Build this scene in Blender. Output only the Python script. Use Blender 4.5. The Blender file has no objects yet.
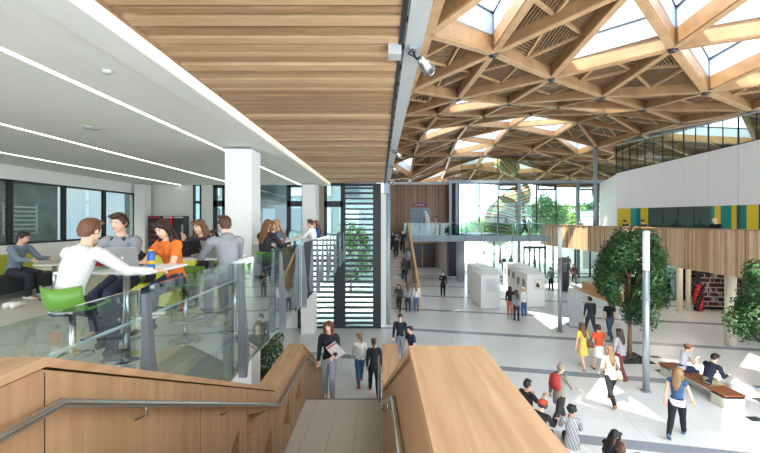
import bpy, bmesh, math, random
from mathutils import Vector, Matrix, Euler
V = Vector
R = math.radians
random.seed(7)
S = bpy.context.scene
COL = S.collection

# ------------------------------------------------------------------ camera, light
EYE = 5.4
cd = bpy.data.cameras.new('camera'); cam = bpy.data.objects.new('camera', cd); COL.objects.link(cam)
cam.location = (0, 0, EYE); cam.rotation_euler = (R(90), 0, 0)
cd.sensor_width = 36; cd.lens = 36 * 360 / 760; cd.shift_y = -5.5 / 760; cd.clip_start = .05; cd.clip_end = 500
S.camera = cam
w = bpy.data.worlds.new('sky'); S.world = w; w.use_nodes = True
wn = w.node_tree; bg = wn.nodes['Background']
tc = wn.nodes.new('ShaderNodeTexCoord'); nz = wn.nodes.new('ShaderNodeTexNoise'); nz.inputs['Scale'].default_value = 2.2
nz.inputs['Detail'].default_value = 5
rmp = wn.nodes.new('ShaderNodeValToRGB')
rmp.color_ramp.elements[0].position = .42; rmp.color_ramp.elements[0].color = (.62, .76, .95, 1)
rmp.color_ramp.elements[1].position = .6; rmp.color_ramp.elements[1].color = (.95, .98, 1, 1)
wn.links.new(tc.outputs['Generated'], nz.inputs['Vector']); wn.links.new(nz.outputs['Fac'], rmp.inputs['Fac'])
wn.links.new(rmp.outputs['Color'], bg.inputs['Color']); bg.inputs['Strength'].default_value = 4.0
sd = bpy.data.lights.new('sun', 'SUN'); so = bpy.data.objects.new('sun', sd); COL.objects.link(so)
sd.energy = 9; sd.angle = R(.6); sd.color = (1, .95, .87)
so.rotation_euler = V((-.42, -.30, .86)).to_track_quat('Z', 'Y').to_euler()
S.view_settings.view_transform = 'Standard'; S.view_settings.look = 'None'; S.view_settings.gamma = 1
S.view_settings.exposure = 0.5; S.view_settings.use_curve_mapping = False

# ------------------------------------------------------------------ materials
def lin(c):
    if isinstance(c, str):
        c = [int(c[i:i + 2], 16) / 255 for i in (0, 2, 4)]
    return tuple((x / 12.92 if x <= .04045 else ((x + .055) / 1.055) ** 2.4) for x in c)
MC = {}
def mat(col, rough=.6, metal=0, var=.08, scale=6, emit=0, key=None):
    k = key or (col, rough, metal, var, scale, emit)
    if k in MC: return MC[k]
    m = bpy.data.materials.new('paint_' + str(col)); m.use_nodes = True; nt = m.node_tree; b = nt.nodes['Principled BSDF']
    c = lin(col)
    b.inputs['Roughness'].default_value = rough; b.inputs['Metallic'].default_value = metal
    if emit:
        b.inputs['Base Color'].default_value = (*c, 1); b.inputs['Emission Color'].default_value = (*c, 1); b.inputs['Emission Strength'].default_value = emit
    else:
        t = nt.nodes.new('ShaderNodeTexCoord'); n = nt.nodes.new('ShaderNodeTexNoise'); n.inputs['Scale'].default_value = scale
        r = nt.nodes.new('ShaderNodeValToRGB'); r.color_ramp.elements[0].position = .3; r.color_ramp.elements[1].position = .7
        r.color_ramp.elements[0].color = (*[x * (1 - var) for x in c], 1); r.color_ramp.elements[1].color = (*[min(1, x * (1 + var)) for x in c], 1)
        nt.links.new(t.outputs['Object'], n.inputs['Vector']); nt.links.new(n.outputs['Fac'], r.inputs['Fac']); nt.links.new(r.outputs['Color'], b.inputs['Base Color'])
    MC[k] = m; return m
def wood(c1, c2, stretch=(1, 12, 12), scale=2.0, rough=.45):
    k = ('wood', c1, c2, stretch, scale)
    if k in MC: return MC[k]
    m = bpy.data.materials.new('oak_' + c1); m.use_nodes = True; nt = m.node_tree; b = nt.nodes['Principled BSDF']
    b.inputs['Roughness'].default_value = rough
    t = nt.nodes.new('ShaderNodeTexCoord'); mp = nt.nodes.new('ShaderNodeMapping'); mp.inputs['Scale'].default_value = stretch
    n = nt.nodes.new('ShaderNodeTexNoise'); n.inputs['Scale'].default_value = scale; n.inputs['Detail'].default_value = 6; n.inputs['Distortion'].default_value = .6
    r = nt.nodes.new('ShaderNodeValToRGB'); r.color_ramp.elements[0].position = .32; r.color_ramp.elements[1].position = .68
    r.color_ramp.elements[0].color = (*lin(c1), 1); r.color_ramp.elements[1].color = (*lin(c2), 1)
    nt.links.new(t.outputs['Object'], mp.inputs['Vector']); nt.links.new(mp.outputs['Vector'], n.inputs['Vector'])
    nt.links.new(n.outputs['Fac'], r.inputs['Fac']); nt.links.new(r.outputs['Color'], b.inputs['Base Color'])
    MC[k] = m; return m
def glass(tint='dfeee9', refl=1.0, key='g'):
    k = ('glass', tint, refl)
    if k in MC: return MC[k]
    m = bpy.data.materials.new('glass_' + tint); m.use_nodes = True; nt = m.node_tree; nt.nodes.clear()
    o = nt.nodes.new('ShaderNodeOutputMaterial'); mx = nt.nodes.new('ShaderNodeMixShader'); tr = nt.nodes.new('ShaderNodeBsdfTransparent')
    gl = nt.nodes.new('ShaderNodeBsdfGlossy'); ge = nt.nodes.new('ShaderNodeNewGeometry'); dt = nt.nodes.new('ShaderNodeVectorMath'); dt.operation = 'DOT_PRODUCT'
    ab = nt.nodes.new('ShaderNodeMath'); ab.operation = 'ABSOLUTE'; sb = nt.nodes.new('ShaderNodeMath'); sb.operation = 'SUBTRACT'; sb.inputs[0].default_value = 1
    pw = nt.nodes.new('ShaderNodeMath'); pw.operation = 'POWER'; pw.inputs[1].default_value = 5; fr = nt.nodes.new('ShaderNodeMath'); fr.operation = 'MULTIPLY_ADD'; fr.inputs[1].default_value = .95; fr.inputs[2].default_value = .04
    nt.links.new(ge.outputs['Incoming'], dt.inputs[0]); nt.links.new(ge.outputs['Normal'], dt.inputs[1]); nt.links.new(dt.outputs['Value'], ab.inputs[0]); nt.links.new(ab.outputs[0], sb.inputs[1]); nt.links.new(sb.outputs[0], pw.inputs[0]); nt.links.new(pw.outputs[0], fr.inputs[0])
    mu = nt.nodes.new('ShaderNodeMath'); mu.operation = 'MULTIPLY'; mu.use_clamp = True
    gl.inputs['Roughness'].default_value = .02; gl.inputs['Color'].default_value = (.9, .97, .96, 1)
    tr.inputs['Color'].default_value = (*lin(tint), 1); mu.inputs[1].default_value = refl
    nt.links.new(fr.outputs[0], mu.inputs[0]); nt.links.new(mu.outputs[0], mx.inputs[0]); nt.links.new(tr.outputs[0], mx.inputs[1]); nt.links.new(gl.outputs[0], mx.inputs[2])
    nt.links.new(mx.outputs[0], o.inputs[0]); MC[k] = m; return m
def stripes(cols, scale, axis=(0, 0, 1), rough=.7, distort=0):
    k = ('str', tuple(cols), scale, axis)
    if k in MC: return MC[k]
    m = bpy.data.materials.new('stripes'); m.use_nodes = True; nt = m.node_tree; b = nt.nodes['Principled BSDF']; b.inputs['Roughness'].default_value = rough
    t = nt.nodes.new('ShaderNodeTexCoord'); d = nt.nodes.new('ShaderNodeVectorMath'); d.operation = 'DOT_PRODUCT'; d.inputs[1].default_value = [a * scale for a in axis]
    f = nt.nodes.new('ShaderNodeMath'); f.operation = 'FRACT'; r = nt.nodes.new('ShaderNodeValToRGB'); r.color_ramp.interpolation = 'CONSTANT'
    src = t.outputs['Object']
    if distort:
        n = nt.nodes.new('ShaderNodeTexNoise'); n.inputs['Scale'].default_value = .6; va = nt.nodes.new('ShaderNodeVectorMath'); va.operation = 'MULTIPLY_ADD'
        nt.links.new(src, n.inputs['Vector']); nt.links.new(n.outputs['Color'], va.inputs[0]); va.inputs[1].default_value = (distort,) * 3; nt.links.new(src, va.inputs[2]); src = va.outputs[0]
    nt.links.new(src, d.inputs[0]); nt.links.new(d.outputs['Value'], f.inputs[0]); nt.links.new(f.outputs[0], r.inputs['Fac'])
    el = r.color_ramp.elements
    for i in range(len(cols) - 2): el.new(.5)
    for i, c in enumerate(cols): el[i].position = i / len(cols)
    for i, c in enumerate(cols): el[i].color = (*lin(c), 1)
    nt.links.new(r.outputs['Color'], b.inputs['Base Color']); MC[k] = m; return m
def floor_mat():
    m = bpy.data.materials.new('terrazzo_floor'); m.use_nodes = True; nt = m.node_tree; b = nt.nodes['Principled BSDF']
    L = nt.links.new
    def math_(op, a, b_=None, c=None):
        n = nt.nodes.new('ShaderNodeMath'); n.operation = op
        for i, q in enumerate((a, b_, c)):
            if q is None: continue
            if isinstance(q, (int, float)): n.inputs[i].default_value = q
            else: L(q, n.inputs[i])
        return n.outputs[0]
    t = nt.nodes.new('ShaderNodeTexCoord'); s = nt.nodes.new('ShaderNodeSeparateXYZ'); L(t.outputs['Object'], s.inputs[0])
    v = math_('MULTIPLY_ADD', s.outputs[0], .2, s.outputs[1]); u = math_('MULTIPLY_ADD', s.outputs[1], -.2, s.outputs[0])
    q = math_('FRACT', math_('DIVIDE', math_('ADD', v, -9.7), 4.17)); band = math_('LESS_THAN', q, .10)
    def joint(x, p, wd): return math_('LESS_THAN', math_('FRACT', math_('DIVIDE', x, p)), wd)
    j = math_('MAXIMUM', joint(u, 1.6, .012), joint(v, 1.39, .012))
    n = nt.nodes.new('ShaderNodeTexNoise'); n.inputs['Scale'].default_value = 1.3; n.inputs['Detail'].default_value = 6; L(t.outputs['Object'], n.inputs['Vector'])
    r = nt.nodes.new('ShaderNodeValToRGB'); r.color_ramp.elements[0].color = (*lin('d9d9d6'), 1); r.color_ramp.elements[1].color = (*lin('e8e8e5'), 1); L(n.outputs['Fac'], r.inputs[0])
    m1 = nt.nodes.new('ShaderNodeMix'); m1.data_type = 'RGBA'; L(band, m1.inputs[0]); L(r.outputs[0], m1.inputs[6]); m1.inputs[7].default_value = (*lin('8d949b'), 1)
    m2 = nt.nodes.new('ShaderNodeMix'); m2.data_type = 'RGBA'; L(math_('MULTIPLY', j, .35), m2.inputs[0]); L(m1.outputs[2], m2.inputs[6]); m2.inputs[7].default_value = (*lin('9a9994'), 1)
    L(m2.outputs[2], b.inputs['Base Color']); b.inputs['Roughness'].default_value = .22
    return m
def tile_mat(c1, c2, sx, sy, rough=.4):
    m = bpy.data.materials.new('tiles_' + c1); m.use_nodes = True; nt = m.node_tree; b = nt.nodes['Principled BSDF']
    t = nt.nodes.new('ShaderNodeTexCoord'); k = nt.nodes.new('ShaderNodeTexBrick'); k.offset = 0
    k.inputs['Color1'].default_value = (*lin(c1), 1); k.inputs['Color2'].default_value = (*[x * .95 for x in lin(c1)], 1); k.inputs['Mortar'].default_value = (*lin(c2), 1)
    k.inputs['Scale'].default_value = 1; k.inputs['Brick Width'].default_value = sx; k.inputs['Row Height'].default_value = sy; k.inputs['Mortar Size'].default_value = .006
    nt.links.new(t.outputs['Object'], k.inputs['Vector']); nt.links.new(k.outputs['Color'], b.inputs['Base Color']); b.inputs['Roughness'].default_value = rough
    return m
OAK = wood('a38060', 'bd9872', (2, 14, 2), 1.5)
OAKV = wood('a37e5a', 'bb9570', (14, 14, 1), 1.0)
OAKY = wood('ab8660', 'c59f78', (16, 1, 16), 1.2)
LARCH = [wood('c4945e', 'd8ac78', (9, 9, 9), .6), wood('b58450', 'cd9d66', (9, 9, 9), .6), wood('cfa470', 'e0ba8a', (9, 9, 9), .6)]
CEILW = [wood('a98764', 'bb9872', (1, 20, 4), 2), wood('93714f', 'ab8864', (1, 20, 4), 2), wood('b6946f', 'c8a67f', (1, 20, 4), 2)]
BATT = [wood('bd9b74', 'cdad87', (14, 14, 1), 1), wood('ae8a62', 'c09c75', (14, 14, 1), 1), wood('cbac88', 'dabd9b', (14, 14, 1), 1)]
BROWNW = [wood('8a6547', 'a07a58', (12, 12, 1), 1), wood('76543a', '8d6a4a', (12, 12, 1), 1), wood('9b7656', 'b18b68', (12, 12, 1), 1)]
WHITE = mat('e6e5e0', .6, var=.02); CREAM = mat('dcdccf', .6, var=.02); WPAINT = mat('f0efeb', .5, var=.02)
DARK = mat('23272b', .5, var=.1); STEEL = mat('a9b1b8', .35, .6, .04); GREY = mat('8f989f', .45, .2, .04); LGREY = mat('b9c0c5', .4, .1, .04)
SSTEEL = mat('c7c8c8', .22, .95, .03); BLACK = mat('15161a', .5); GLASS = glass('e6f3ef', 1.0); BGLASS = glass('e9f2f1', 2.6)
DGLASS = glass('a4aba8', 1.6); SLATD = mat('261c15', .85)

# ------------------------------------------------------------------ mesh builder
class MB:
    def __init__(s): s.v = []; s.f = []; s.m = []; s.s = []
    def add(s, vs, fs, mi=0, sm=False):
        n = len(s.v); s.v += [tuple(x) for x in vs]; s.f += [tuple(i + n for i in f) for f in fs]; s.m += [mi] * len(fs); s.s += [sm] * len(fs); return s
    def box(s, x0, x1, y0, y1, z0, z1, mi=0):
        x0, x1 = sorted((x0, x1)); y0, y1 = sorted((y0, y1)); z0, z1 = sorted((z0, z1))
        return s.add([(x0, y0, z0), (x1, y0, z0), (x1, y1, z0), (x0, y1, z0), (x0, y0, z1), (x1, y0, z1), (x1, y1, z1), (x0, y1, z1)],
                     [(0, 3, 2, 1), (4, 5, 6, 7), (0, 1, 5, 4), (1, 2, 6, 5), (2, 3, 7, 6), (3, 0, 4, 7)], mi)
    def cbox(s, c, d, mi=0, M=None):
        n = len(s.v); s.box(c[0] - d[0] / 2, c[0] + d[0] / 2, c[1] - d[1] / 2, c[1] + d[1] / 2, c[2] - d[2] / 2, c[2] + d[2] / 2, mi)
        if M:
            for i in range(n, len(s.v)): s.v[i] = tuple(M @ V(s.v[i]))
        return s
    def beam(s, a, b, wd, ht, up=V((0, 0, 1)), off=0, mi=0):
        a = V(a); b = V(b); t = (b - a).normalized(); sd = t.cross(up)
        if sd.length < 1e-4: sd = V((1, 0, 0))
        sd.normalize(); u = sd.cross(t).normalized()
        vs = [p + sd * (wd / 2) * i + u * (off + ht * j) for p in (a, b) for i, j in ((-1, 0), (1, 0), (1, 1), (-1, 1))]
        return s.add(vs, [(0, 1, 2, 3), (7, 6, 5, 4), (0, 4, 5, 1), (1, 5, 6, 2), (2, 6, 7, 3), (3, 7, 4, 0)], mi)
    def loft(s, pts, rad, side=None, n=12, mi=0, cap=True):
        pts = [V(p) for p in pts]; rings = []
        side = V(side) if side is not None else V((1, 0, 0)); N0 = len(pts)
        for i, p in enumerate(pts):
            t = pts[min(i + 1, N0 - 1)] - pts[max(i - 1, 0)]
            t = t.normalized() if t.length > 1e-6 else V((0, 0, 1))
            sv = side
            if abs(t.dot(sv.normalized())) > .9: sv = V((0, 1, 0)) if abs(t.y) < .8 else V((0, 0, 1))
            u = (sv - t * sv.dot(t)).normalized(); v2 = t.cross(u)
            r = rad[i]; a, b = (r if isinstance(r, tuple) else (r, r))
            rings.append([p + u * a * math.cos(2 * math.pi * k / n) + v2 * b * math.sin(2 * math.pi * k / n) for k in range(n)])
        vs = [q for rr in rings for q in rr]; fs = []
        for i in range(N0 - 1):
            for k in range(n): fs.append((i * n + k, i * n + (k + 1) % n, (i + 1) * n + (k + 1) % n, (i + 1) * n + k))
        if cap: fs.append(tuple(reversed(range(n)))); fs.append(tuple((N0 - 1) * n + k for k in range(n)))
        return s.add(vs, fs, mi, True)
    def tube(s, pts, r, n=10, mi=0): return s.loft(pts, [r] * len(pts), n=n, mi=mi)
    def cyl(s, x, y, z0, z1, r, n=20, mi=0, r2=None):
        return s.loft([(x, y, z0), (x, y, z1)], [r, r2 if r2 is not None else r], n=n, mi=mi)
    def ell(s, c, r, M=None, nu=14, nv=9, mi=0):
        vs = []; fs = []
        for j in range(nv + 1):
            th = math.pi * j / nv
            for i in range(nu):
                ph = 2 * math.pi * i / nu; p = V((r[0] * math.sin(th) * math.cos(ph), r[1] * math.sin(th) * math.sin(ph), -r[2] * math.cos(th)))
                if M: p = M @ p
                vs.append(V(c) + p)
        for j in range(nv):
            for i in range(nu): fs.append((j * nu + i, j * nu + (i + 1) % nu, (j + 1) * nu + (i + 1) % nu, (j + 1) * nu + i))
        return s.add(vs, fs, mi, True)
    def prism(s, poly, z0, z1, mi=0):
        n = len(poly); a = sum(poly[i][0] * poly[(i + 1) % n][1] - poly[(i + 1) % n][0] * poly[i][1] for i in range(n))
        if a < 0: poly = poly[::-1]
        vs = [(p[0], p[1], z0) for p in poly] + [(p[0], p[1], z1) for p in poly]
        fs = [tuple(reversed(range(n))), tuple(range(n, 2 * n))] + [(i, (i + 1) % n, n + (i + 1) % n, n + i) for i in range(n)]
        return s.add(vs, fs, mi)
    def build(s, name, mats, parent=None, bevel=0, loc=None):
        me = bpy.data.meshes.new(name); me.from_pydata(s.v, [], s.f)
        for m in (mats if isinstance(mats, list) else [mats]): me.materials.append(m)
        me.polygons.foreach_set('material_index', s.m); me.polygons.foreach_set('use_smooth', s.s); me.update()
        o = bpy.data.objects.new(name, me); COL.objects.link(o)
        if parent: o.parent = parent
        if loc: o.location = loc
        if bevel:
            b = o.modifiers.new('bevel', 'BEVEL'); b.width = bevel; b.segments = 2; b.limit_method = 'ANGLE'
        return o
def thing(name, label, cat, loc=(0, 0, 0), rz=0, group=None):
    o = bpy.data.objects.new(name, None); o.empty_display_size = .1; COL.objects.link(o); o.location = loc; o.rotation_euler = (0, 0, R(rz))
    o['label'] = label; o['category'] = cat
    if group: o['group'] = group
    return o
def tag(o, label, cat, group=None, kind=None):
    o['label'] = label; o['category'] = cat
    if group: o['group'] = group
    if kind: o['kind'] = kind
    return o
def struct(o): o['kind'] = 'structure'; return o
def sroot(name, loc=(0, 0, 0)):
    o = bpy.data.objects.new(name, None); COL.objects.link(o); o.location = loc; o['kind'] = 'structure'; return o
def dup(root, loc, rz, label=None, group=None):
    r = root.copy(); COL.objects.link(r); r.location = loc; r.rotation_euler = (0, 0, R(rz))
    if label: r['label'] = label
    if group: r['group'] = group
    for ch in list(root.children):
        c = ch.copy(); COL.objects.link(c); c.parent = r
        for g in ch.children:
            d = g.copy(); COL.objects.link(d); d.parent = c
    return r
BAKE = []
F1 = 3.82      # upper floor level
YE = 18.2      # end wall of the cafe
# ------------------------------------------------------------------ floors, slabs
b = MB().box(-12.3, 32, -4, 36.2, -.3, 0); struct(b.build('floor', floor_mat()))
b = MB().box(-80, 100, 36.2, 160, -.3, -.02).box(-80, -12.3, -4, 36.2, -.3, -.02); struct(b.build('paving', mat('d8d6ce', .8, var=.05, scale=.4)))
b = MB().box(-12.3, -1.95, -4, YE - .02, 3.3, F1).box(-1.95, .52, -4, 1.62, 3.3, F1)
struct(b.build('floor_cafe', tile_mat('cfcab8', 'b2ad9c', 1.2, 1.2, .35)))
CEILZ = EYE + 1.77
# cafe ceiling, its edge stands a little lower than the boards and leaves a lit slot
b = MB().box(-12.3, -2.87, -4, YE - .02, CEILZ + .05, CEILZ + .2).box(-2.87, -2.5, -4, YE - .02, CEILZ, CEILZ + .2)
struct(b.build('ceiling', [mat('dfe0db', .7, var=.02)]))
TCZ = EYE + 1.92
b = MB(); y = -4; random.seed(3)
while y < YE - .1:
    wd = random.choice((.075, .1, .13, .16)); b.box(-2.42, .2, y, min(y + wd, YE - .03), TCZ - random.choice((0, .012, .03)), TCZ + .03, random.randrange(3)); y += wd + random.choice((.03, .045, .06))
b.box(-2.42, .2, -4, YE - .03, TCZ + .08, TCZ + .1, 3)
struct(b.build('ceiling', CEILW + [mat('33261a', .8)]))
b = MB().box(-12.3, .2, -4, YE + .2, TCZ + .12, TCZ + .4); struct(b.build('ceiling', WHITE))
b = MB().box(-2.495, -2.425, -4, YE - .03, TCZ + .06, TCZ + .075)
tag(b.build('cove_light', mat('fff0d8', emit=6)), 'long warm light slot between the white ceiling edge and the timber boards', 'light')
for i, (X, lb) in enumerate(((-4.0, 'nearest the timber ceiling'), (-7.1, 'middle of the three'), (-10.06, 'nearest the far windows'))):
    b = MB().box(X - .03, X + .03, -4, YE - .05, CEILZ + .044, CEILZ + .06)
    tag(b.build('strip_light', mat('fffaf0', emit=5)), 'thin white recessed ceiling light line over the cafe, ' + lb, 'light', 'recessed light lines')

def G(px, Y): return (px - 380) / 360 * Y          # lateral position of something seen at column px and depth Y
# smoke detectors and a round speaker grille in the cafe ceiling
b = MB().cyl(0, 0, -.03, .015, .14, 24, r2=.15); tag(b.build('ceiling_speaker', mat('a9aaa6', .5), loc=(-7.0 + 1.4, 7.9 - .9, CEILZ + .05)), 'grey round disc speaker set in the white cafe ceiling', 'speaker')
b = MB().cyl(0, 0, -.035, .015, .05, 20); tag(b.build('smoke_detector', mat('c9c9c5', .5), loc=(-3.3, 4.35, CEILZ + .05)), 'small round smoke detector near the white ceiling edge', 'detector')
# columns
def column(name, x, y, z0, z1, wd, m):
    b = MB().box(x - wd / 2, x + wd / 2, y - wd / 2, y + wd / 2, z0, z1); return struct(b.build(name, m))
column('column', -3.14 - .325, 8.8 + .325, F1, CEILZ, .65, WHITE); column('column', -3.14 - .32, 17.5 + .2, F1, CEILZ, .6, WHITE)
column('column', -11.6, 17.6, F1, CEILZ, .5, WHITE)
for y in (9.1, 17.6): column('column', -3.46, y, 0, 3.3, .65, WHITE)

# ------------------------------------------------------------------ left window wall
b = MB().box(-12.3, -12, -4, YE, F1, F1 + .8).box(-12.3, -12, -4, YE, 6.75, CEILZ + .1).box(-12.3, -12, 17.7, YE, F1 + .8, 6.75)
struct(b.build('wall_left', WPAINT))
b = MB().box(-16.5, -16.3, -4, YE, F1, 7.2); struct(b.build('wall_corridor', mat('6a726e', .7, var=.3, scale=1.2)))
b = MB().box(-16.5, -12.3, -4, YE, F1 - .1, F1); struct(b.build('floor_corridor', mat('70756f', .6)))
wi = [1]
def win(x, y0, y1, z0, z1):
    r = sroot('window_%d' % wi[0], (x, (y0 + y1) / 2, z0)); wi[0] += 1; h = z1 - z0; L = (y1 - y0) / 2
    fw = .07
    b = MB().box(-.06, .06, -L, L, 0, fw).box(-.06, .06, -L, L, h - fw, h).box(-.06, .06, -L, -L + fw, 0, h).box(-.06, .06, L - fw, L, 0, h); b.build('window_frame', DARK, r)
    MB().box(-.01, .01, -L + fw, L - fw, fw, h - fw).build('pane', DGLASS, r)
for k in range(9): win(-12.05, 17.7 - 2.0 * (k + 1), 17.7 - 2.0 * k, F1 + .8, 6.75)
# white shelving and blinds behind the left windows
for (y, z0, n) in ((12.6, 5.0, 9), (16.3, 4.8, 7), (9.4, 5.1, 8)):
    b = MB()
    for k in range(n): b.box(-.02, .02, -.75, .75, .2 * k, .2 * k + .07)
    b.box(-.03, .03, -.78, -.74, 0, .2 * n).box(-.03, .03, .74, .78, 0, .2 * n)
    tag(b.build('window_blind', mat('c5ccc8', .6), loc=(-16.27, y, z0)), 'pale horizontal slat blind behind the %s cafe window' % {12.6: 'wide middle', 16.3: 'far end', 9.4: 'left-hand'}[y], 'blind')

# ------------------------------------------------------------------ end wall of the cafe, louvres
PX = YE / 360
def X18(px): return (px - 380) * PX
b = MB()
for (a, c) in ((-12.0 / PX + 380, 193), (201.5, 213), (305, 319)): b.box(X18(a), X18(c), YE, YE + .2, F1 - .5, TCZ + .1)
struct(b.build('wall_end', mat('d5d6cd', .7, var=.03)))
b = MB().box(X18(319), X18(324), YE, YE + .2, F1 - .5, TCZ + .1); struct(b.build('wall_end_pier', mat('8a8070', .7)))
def fwin(pa, pb, ya, yb, trans=(), fw=.09, g=None, m=DARK):
    x0, x1 = X18(pa), X18(pb); z1 = EYE - (ya - 221) * PX; z0 = EYE - (yb - 221) * PX
    r = sroot('window_%d' % wi[0], ((x0 + x1) / 2, YE + .05, z0)); wi[0] += 1; h = z1 - z0; L = (x1 - x0) / 2
    b = MB().box(-L, L, -.06, .06, 0, fw).box(-L, L, -.06, .06, h - fw, h).box(-L, -L + fw, -.06, .06, 0, h).box(L - fw, L, -.06, .06, 0, h)
    for (ta, tb) in trans: b.box(-L, L, -.06, .06, EYE - (tb - 221) * PX - z0, EYE - (ta - 221) * PX - z0)
    b.build('window_frame', m, r); MB().box(-L + fw, L - fw, -.008, .008, fw, h - fw).build('pane', g or GLASS, r)
    return r
fwin(193, 201.5, 184, 252, ((201, 203.5),)); fwin(213, 226, 184, 252, ((200.5, 206.5),), .2)
fwin(262 - 36, 287.4, 184, 252, (), .04, DGLASS); fwin(287.4, 305, 184, 252, ((201, 206.5),), .17); fwin(324, 343.6, 183, 251, ((201, 207),), .15)
lw = sroot('window_%d' % wi[0], (0, YE, 0)); wi[0] += 1
b = MB().box(X18(343), X18(345.5), -.1, .12, 0, 7.3).box(X18(373), X18(381), -.1, .12, 0, 7.3).box(X18(345), X18(373), -.1, .1, 7.16, 7.3).box(X18(345), X18(373), -.1, .1, 0, .08).box(X18(345), X18(373), -.06, .06, F1 - .5, F1 - .35)
b.build('window_frame', DARK, lw)
z = .2
while z < 7.1:
    MB().box(X18(345.5), X18(373), -.11, .07, z, z + .085 + .02 * (int(z * 4) % 3 == 0)).build('louvre_blade', mat('2c3136', .4), lw); z += .262
MB().box(X18(345.5), X18(373), .09, .1, .08, 7.16).build('pane', GLASS, lw)
lw = sroot('window_%d' % wi[0], (0, YE, 0)); wi[0] += 1
b = MB().box(X18(298), X18(300.5), -.1, .12, 0, 3.3).box(X18(334), X18(343), -.1, .12, 0, 3.3).box(X18(300), X18(334), -.1, .1, 3.2, 3.3).box(X18(300), X18(334), -.1, .1, 0, .08); b.build('window_frame', DARK, lw)
z = .2
while z < 3.2:
    MB().box(X18(300.5), X18(334), -.11, .07, z, z + .085).build('louvre_blade', mat('2c3136', .4), lw); z += .262
MB().box(X18(300.5), X18(334), .09, .1, .08, 3.2).build('pane', GLASS, lw)
b = MB().box(-12.3, X18(298), YE, YE + .2, 0, 3.3); struct(b.build('wall_end_lower', WPAINT))
b = MB().box(-9, -8.8, -4, YE, 0, 3.3); struct(b.build('wall_shop', mat('d9d6cc', .7)))

# steel edge beam above the stair, with cable tray
b = MB().box(.27, .46, -4, YE + .4, TCZ - .02, TCZ + .33); struct(b.build('trim_2', mat('b3b6b5', .5, .1, .03)))
b = MB().box(.20, .25, -4, YE, TCZ - .03, TCZ + .12)
for k in range(40): b.box(.245, .27, -3.6 + k * .54, -3.56 + k * .54, TCZ - .01, TCZ + .03)
tag(b.build('blind_track', DARK), 'dark cable track running along the grey steel edge beam', 'track')
b = MB().box(.2, .46, YE, YE + .5, F1 + 3, TCZ + .3); b.cyl(.42, 18.9, 0, TCZ, .13, 20)
struct(b.build('column', mat('9fb0ba', .4, .2)))
b = MB().box(.3, .42, -4, YE + .4, TCZ + .33, 9.6); struct(b.build('wall_upstand', CREAM))
b = MB().box(.02, .32, YE + .5, 36, 0, 9.4); struct(b.build('wall_left_atrium', CREAM))
struct(MB().box(-2.445, -2.421, -4, YE - .03, TCZ - .032, TCZ + .05).build('trim_8', CEILW[1]))
# spotlights on the beam
def spot(y, lab, box=False):
    t = thing('spotlight', lab, 'spotlight', (.36, y, TCZ - .03), 0, 'spotlights on the steel beam')
    MB().box(-.04, .04, -.06, .06, -.03, .01).build('mounting_plate', GREY, t)
    MB().tube([(0, 0, -.02), (.03, 0, -.10), (.1, .02, -.14)], .012).build('bracket', BLACK, t)
    MB().loft([(.07, -.06, -.13), (.12, .0, -.16), (.2, .1, -.2)], [.04, .062, .07], n=16).build('lamp_housing', SSTEEL, t)
    MB().ell((.2, .1, -.2), (.055, .03, .055)).build('lens', mat('e8eef2', .1), t)
    MB().tube([(0, -.05, -.02), (-.06, -.1, -.1), (0, -.16, -.16), (.08, -.1, -.14)], .007).build('cable', BLACK, t)
    if box: MB().box(-.27, -.13, -.09, .07, -.10, .04).build('junction_box', mat('a9aaa6', .6), t)
    return t
spot(3.95, 'silver spotlight with looped cable beside a grey box, nearest the camera', True)
for y, lb in ((9.4, 'silver spotlight under the steel beam, second from the camera'), (12.0, 'small spotlight on the steel beam, third from the camera'), (16.2, 'farthest spotlight at the end of the steel beam above the pole')): spot(y, lb)

# ------------------------------------------------------------------ stair
LZ = 1.65
b = MB(); nR = 13; rr = (F1 - LZ) / nR
for k in range(nR - 1): b.box(-1.55, .25, 1.6 + k * .29, 1.6 + (k + 1) * .29 + .02, F1 - (k + 1) * rr - .3, F1 - (k + 1) * rr)
struct(b.build('staircase', mat('cbc6b6', .5)))
b = MB().box(-1.55, .12, 5.1, 7.56, LZ - .3, LZ); struct(b.build('stair_landing', tile_mat('cfcab9', 'aeaa9c', .44, .44, .4)))
b = MB().box(-1.55, .12, 7.56, 7.6, LZ - .3, LZ + .004); struct(b.build('trim_3', mat('77777a', .5)))
b = MB(); rr2 = LZ / 10
for k in range(9): b.box(-1.55, .12, 7.6 + k * .27, 7.6 + (k + 1) * .27 + .01, 0, LZ - (k + 1) * rr2)
struct(b.build('staircase', mat('cbc6b6', .5)))
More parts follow.
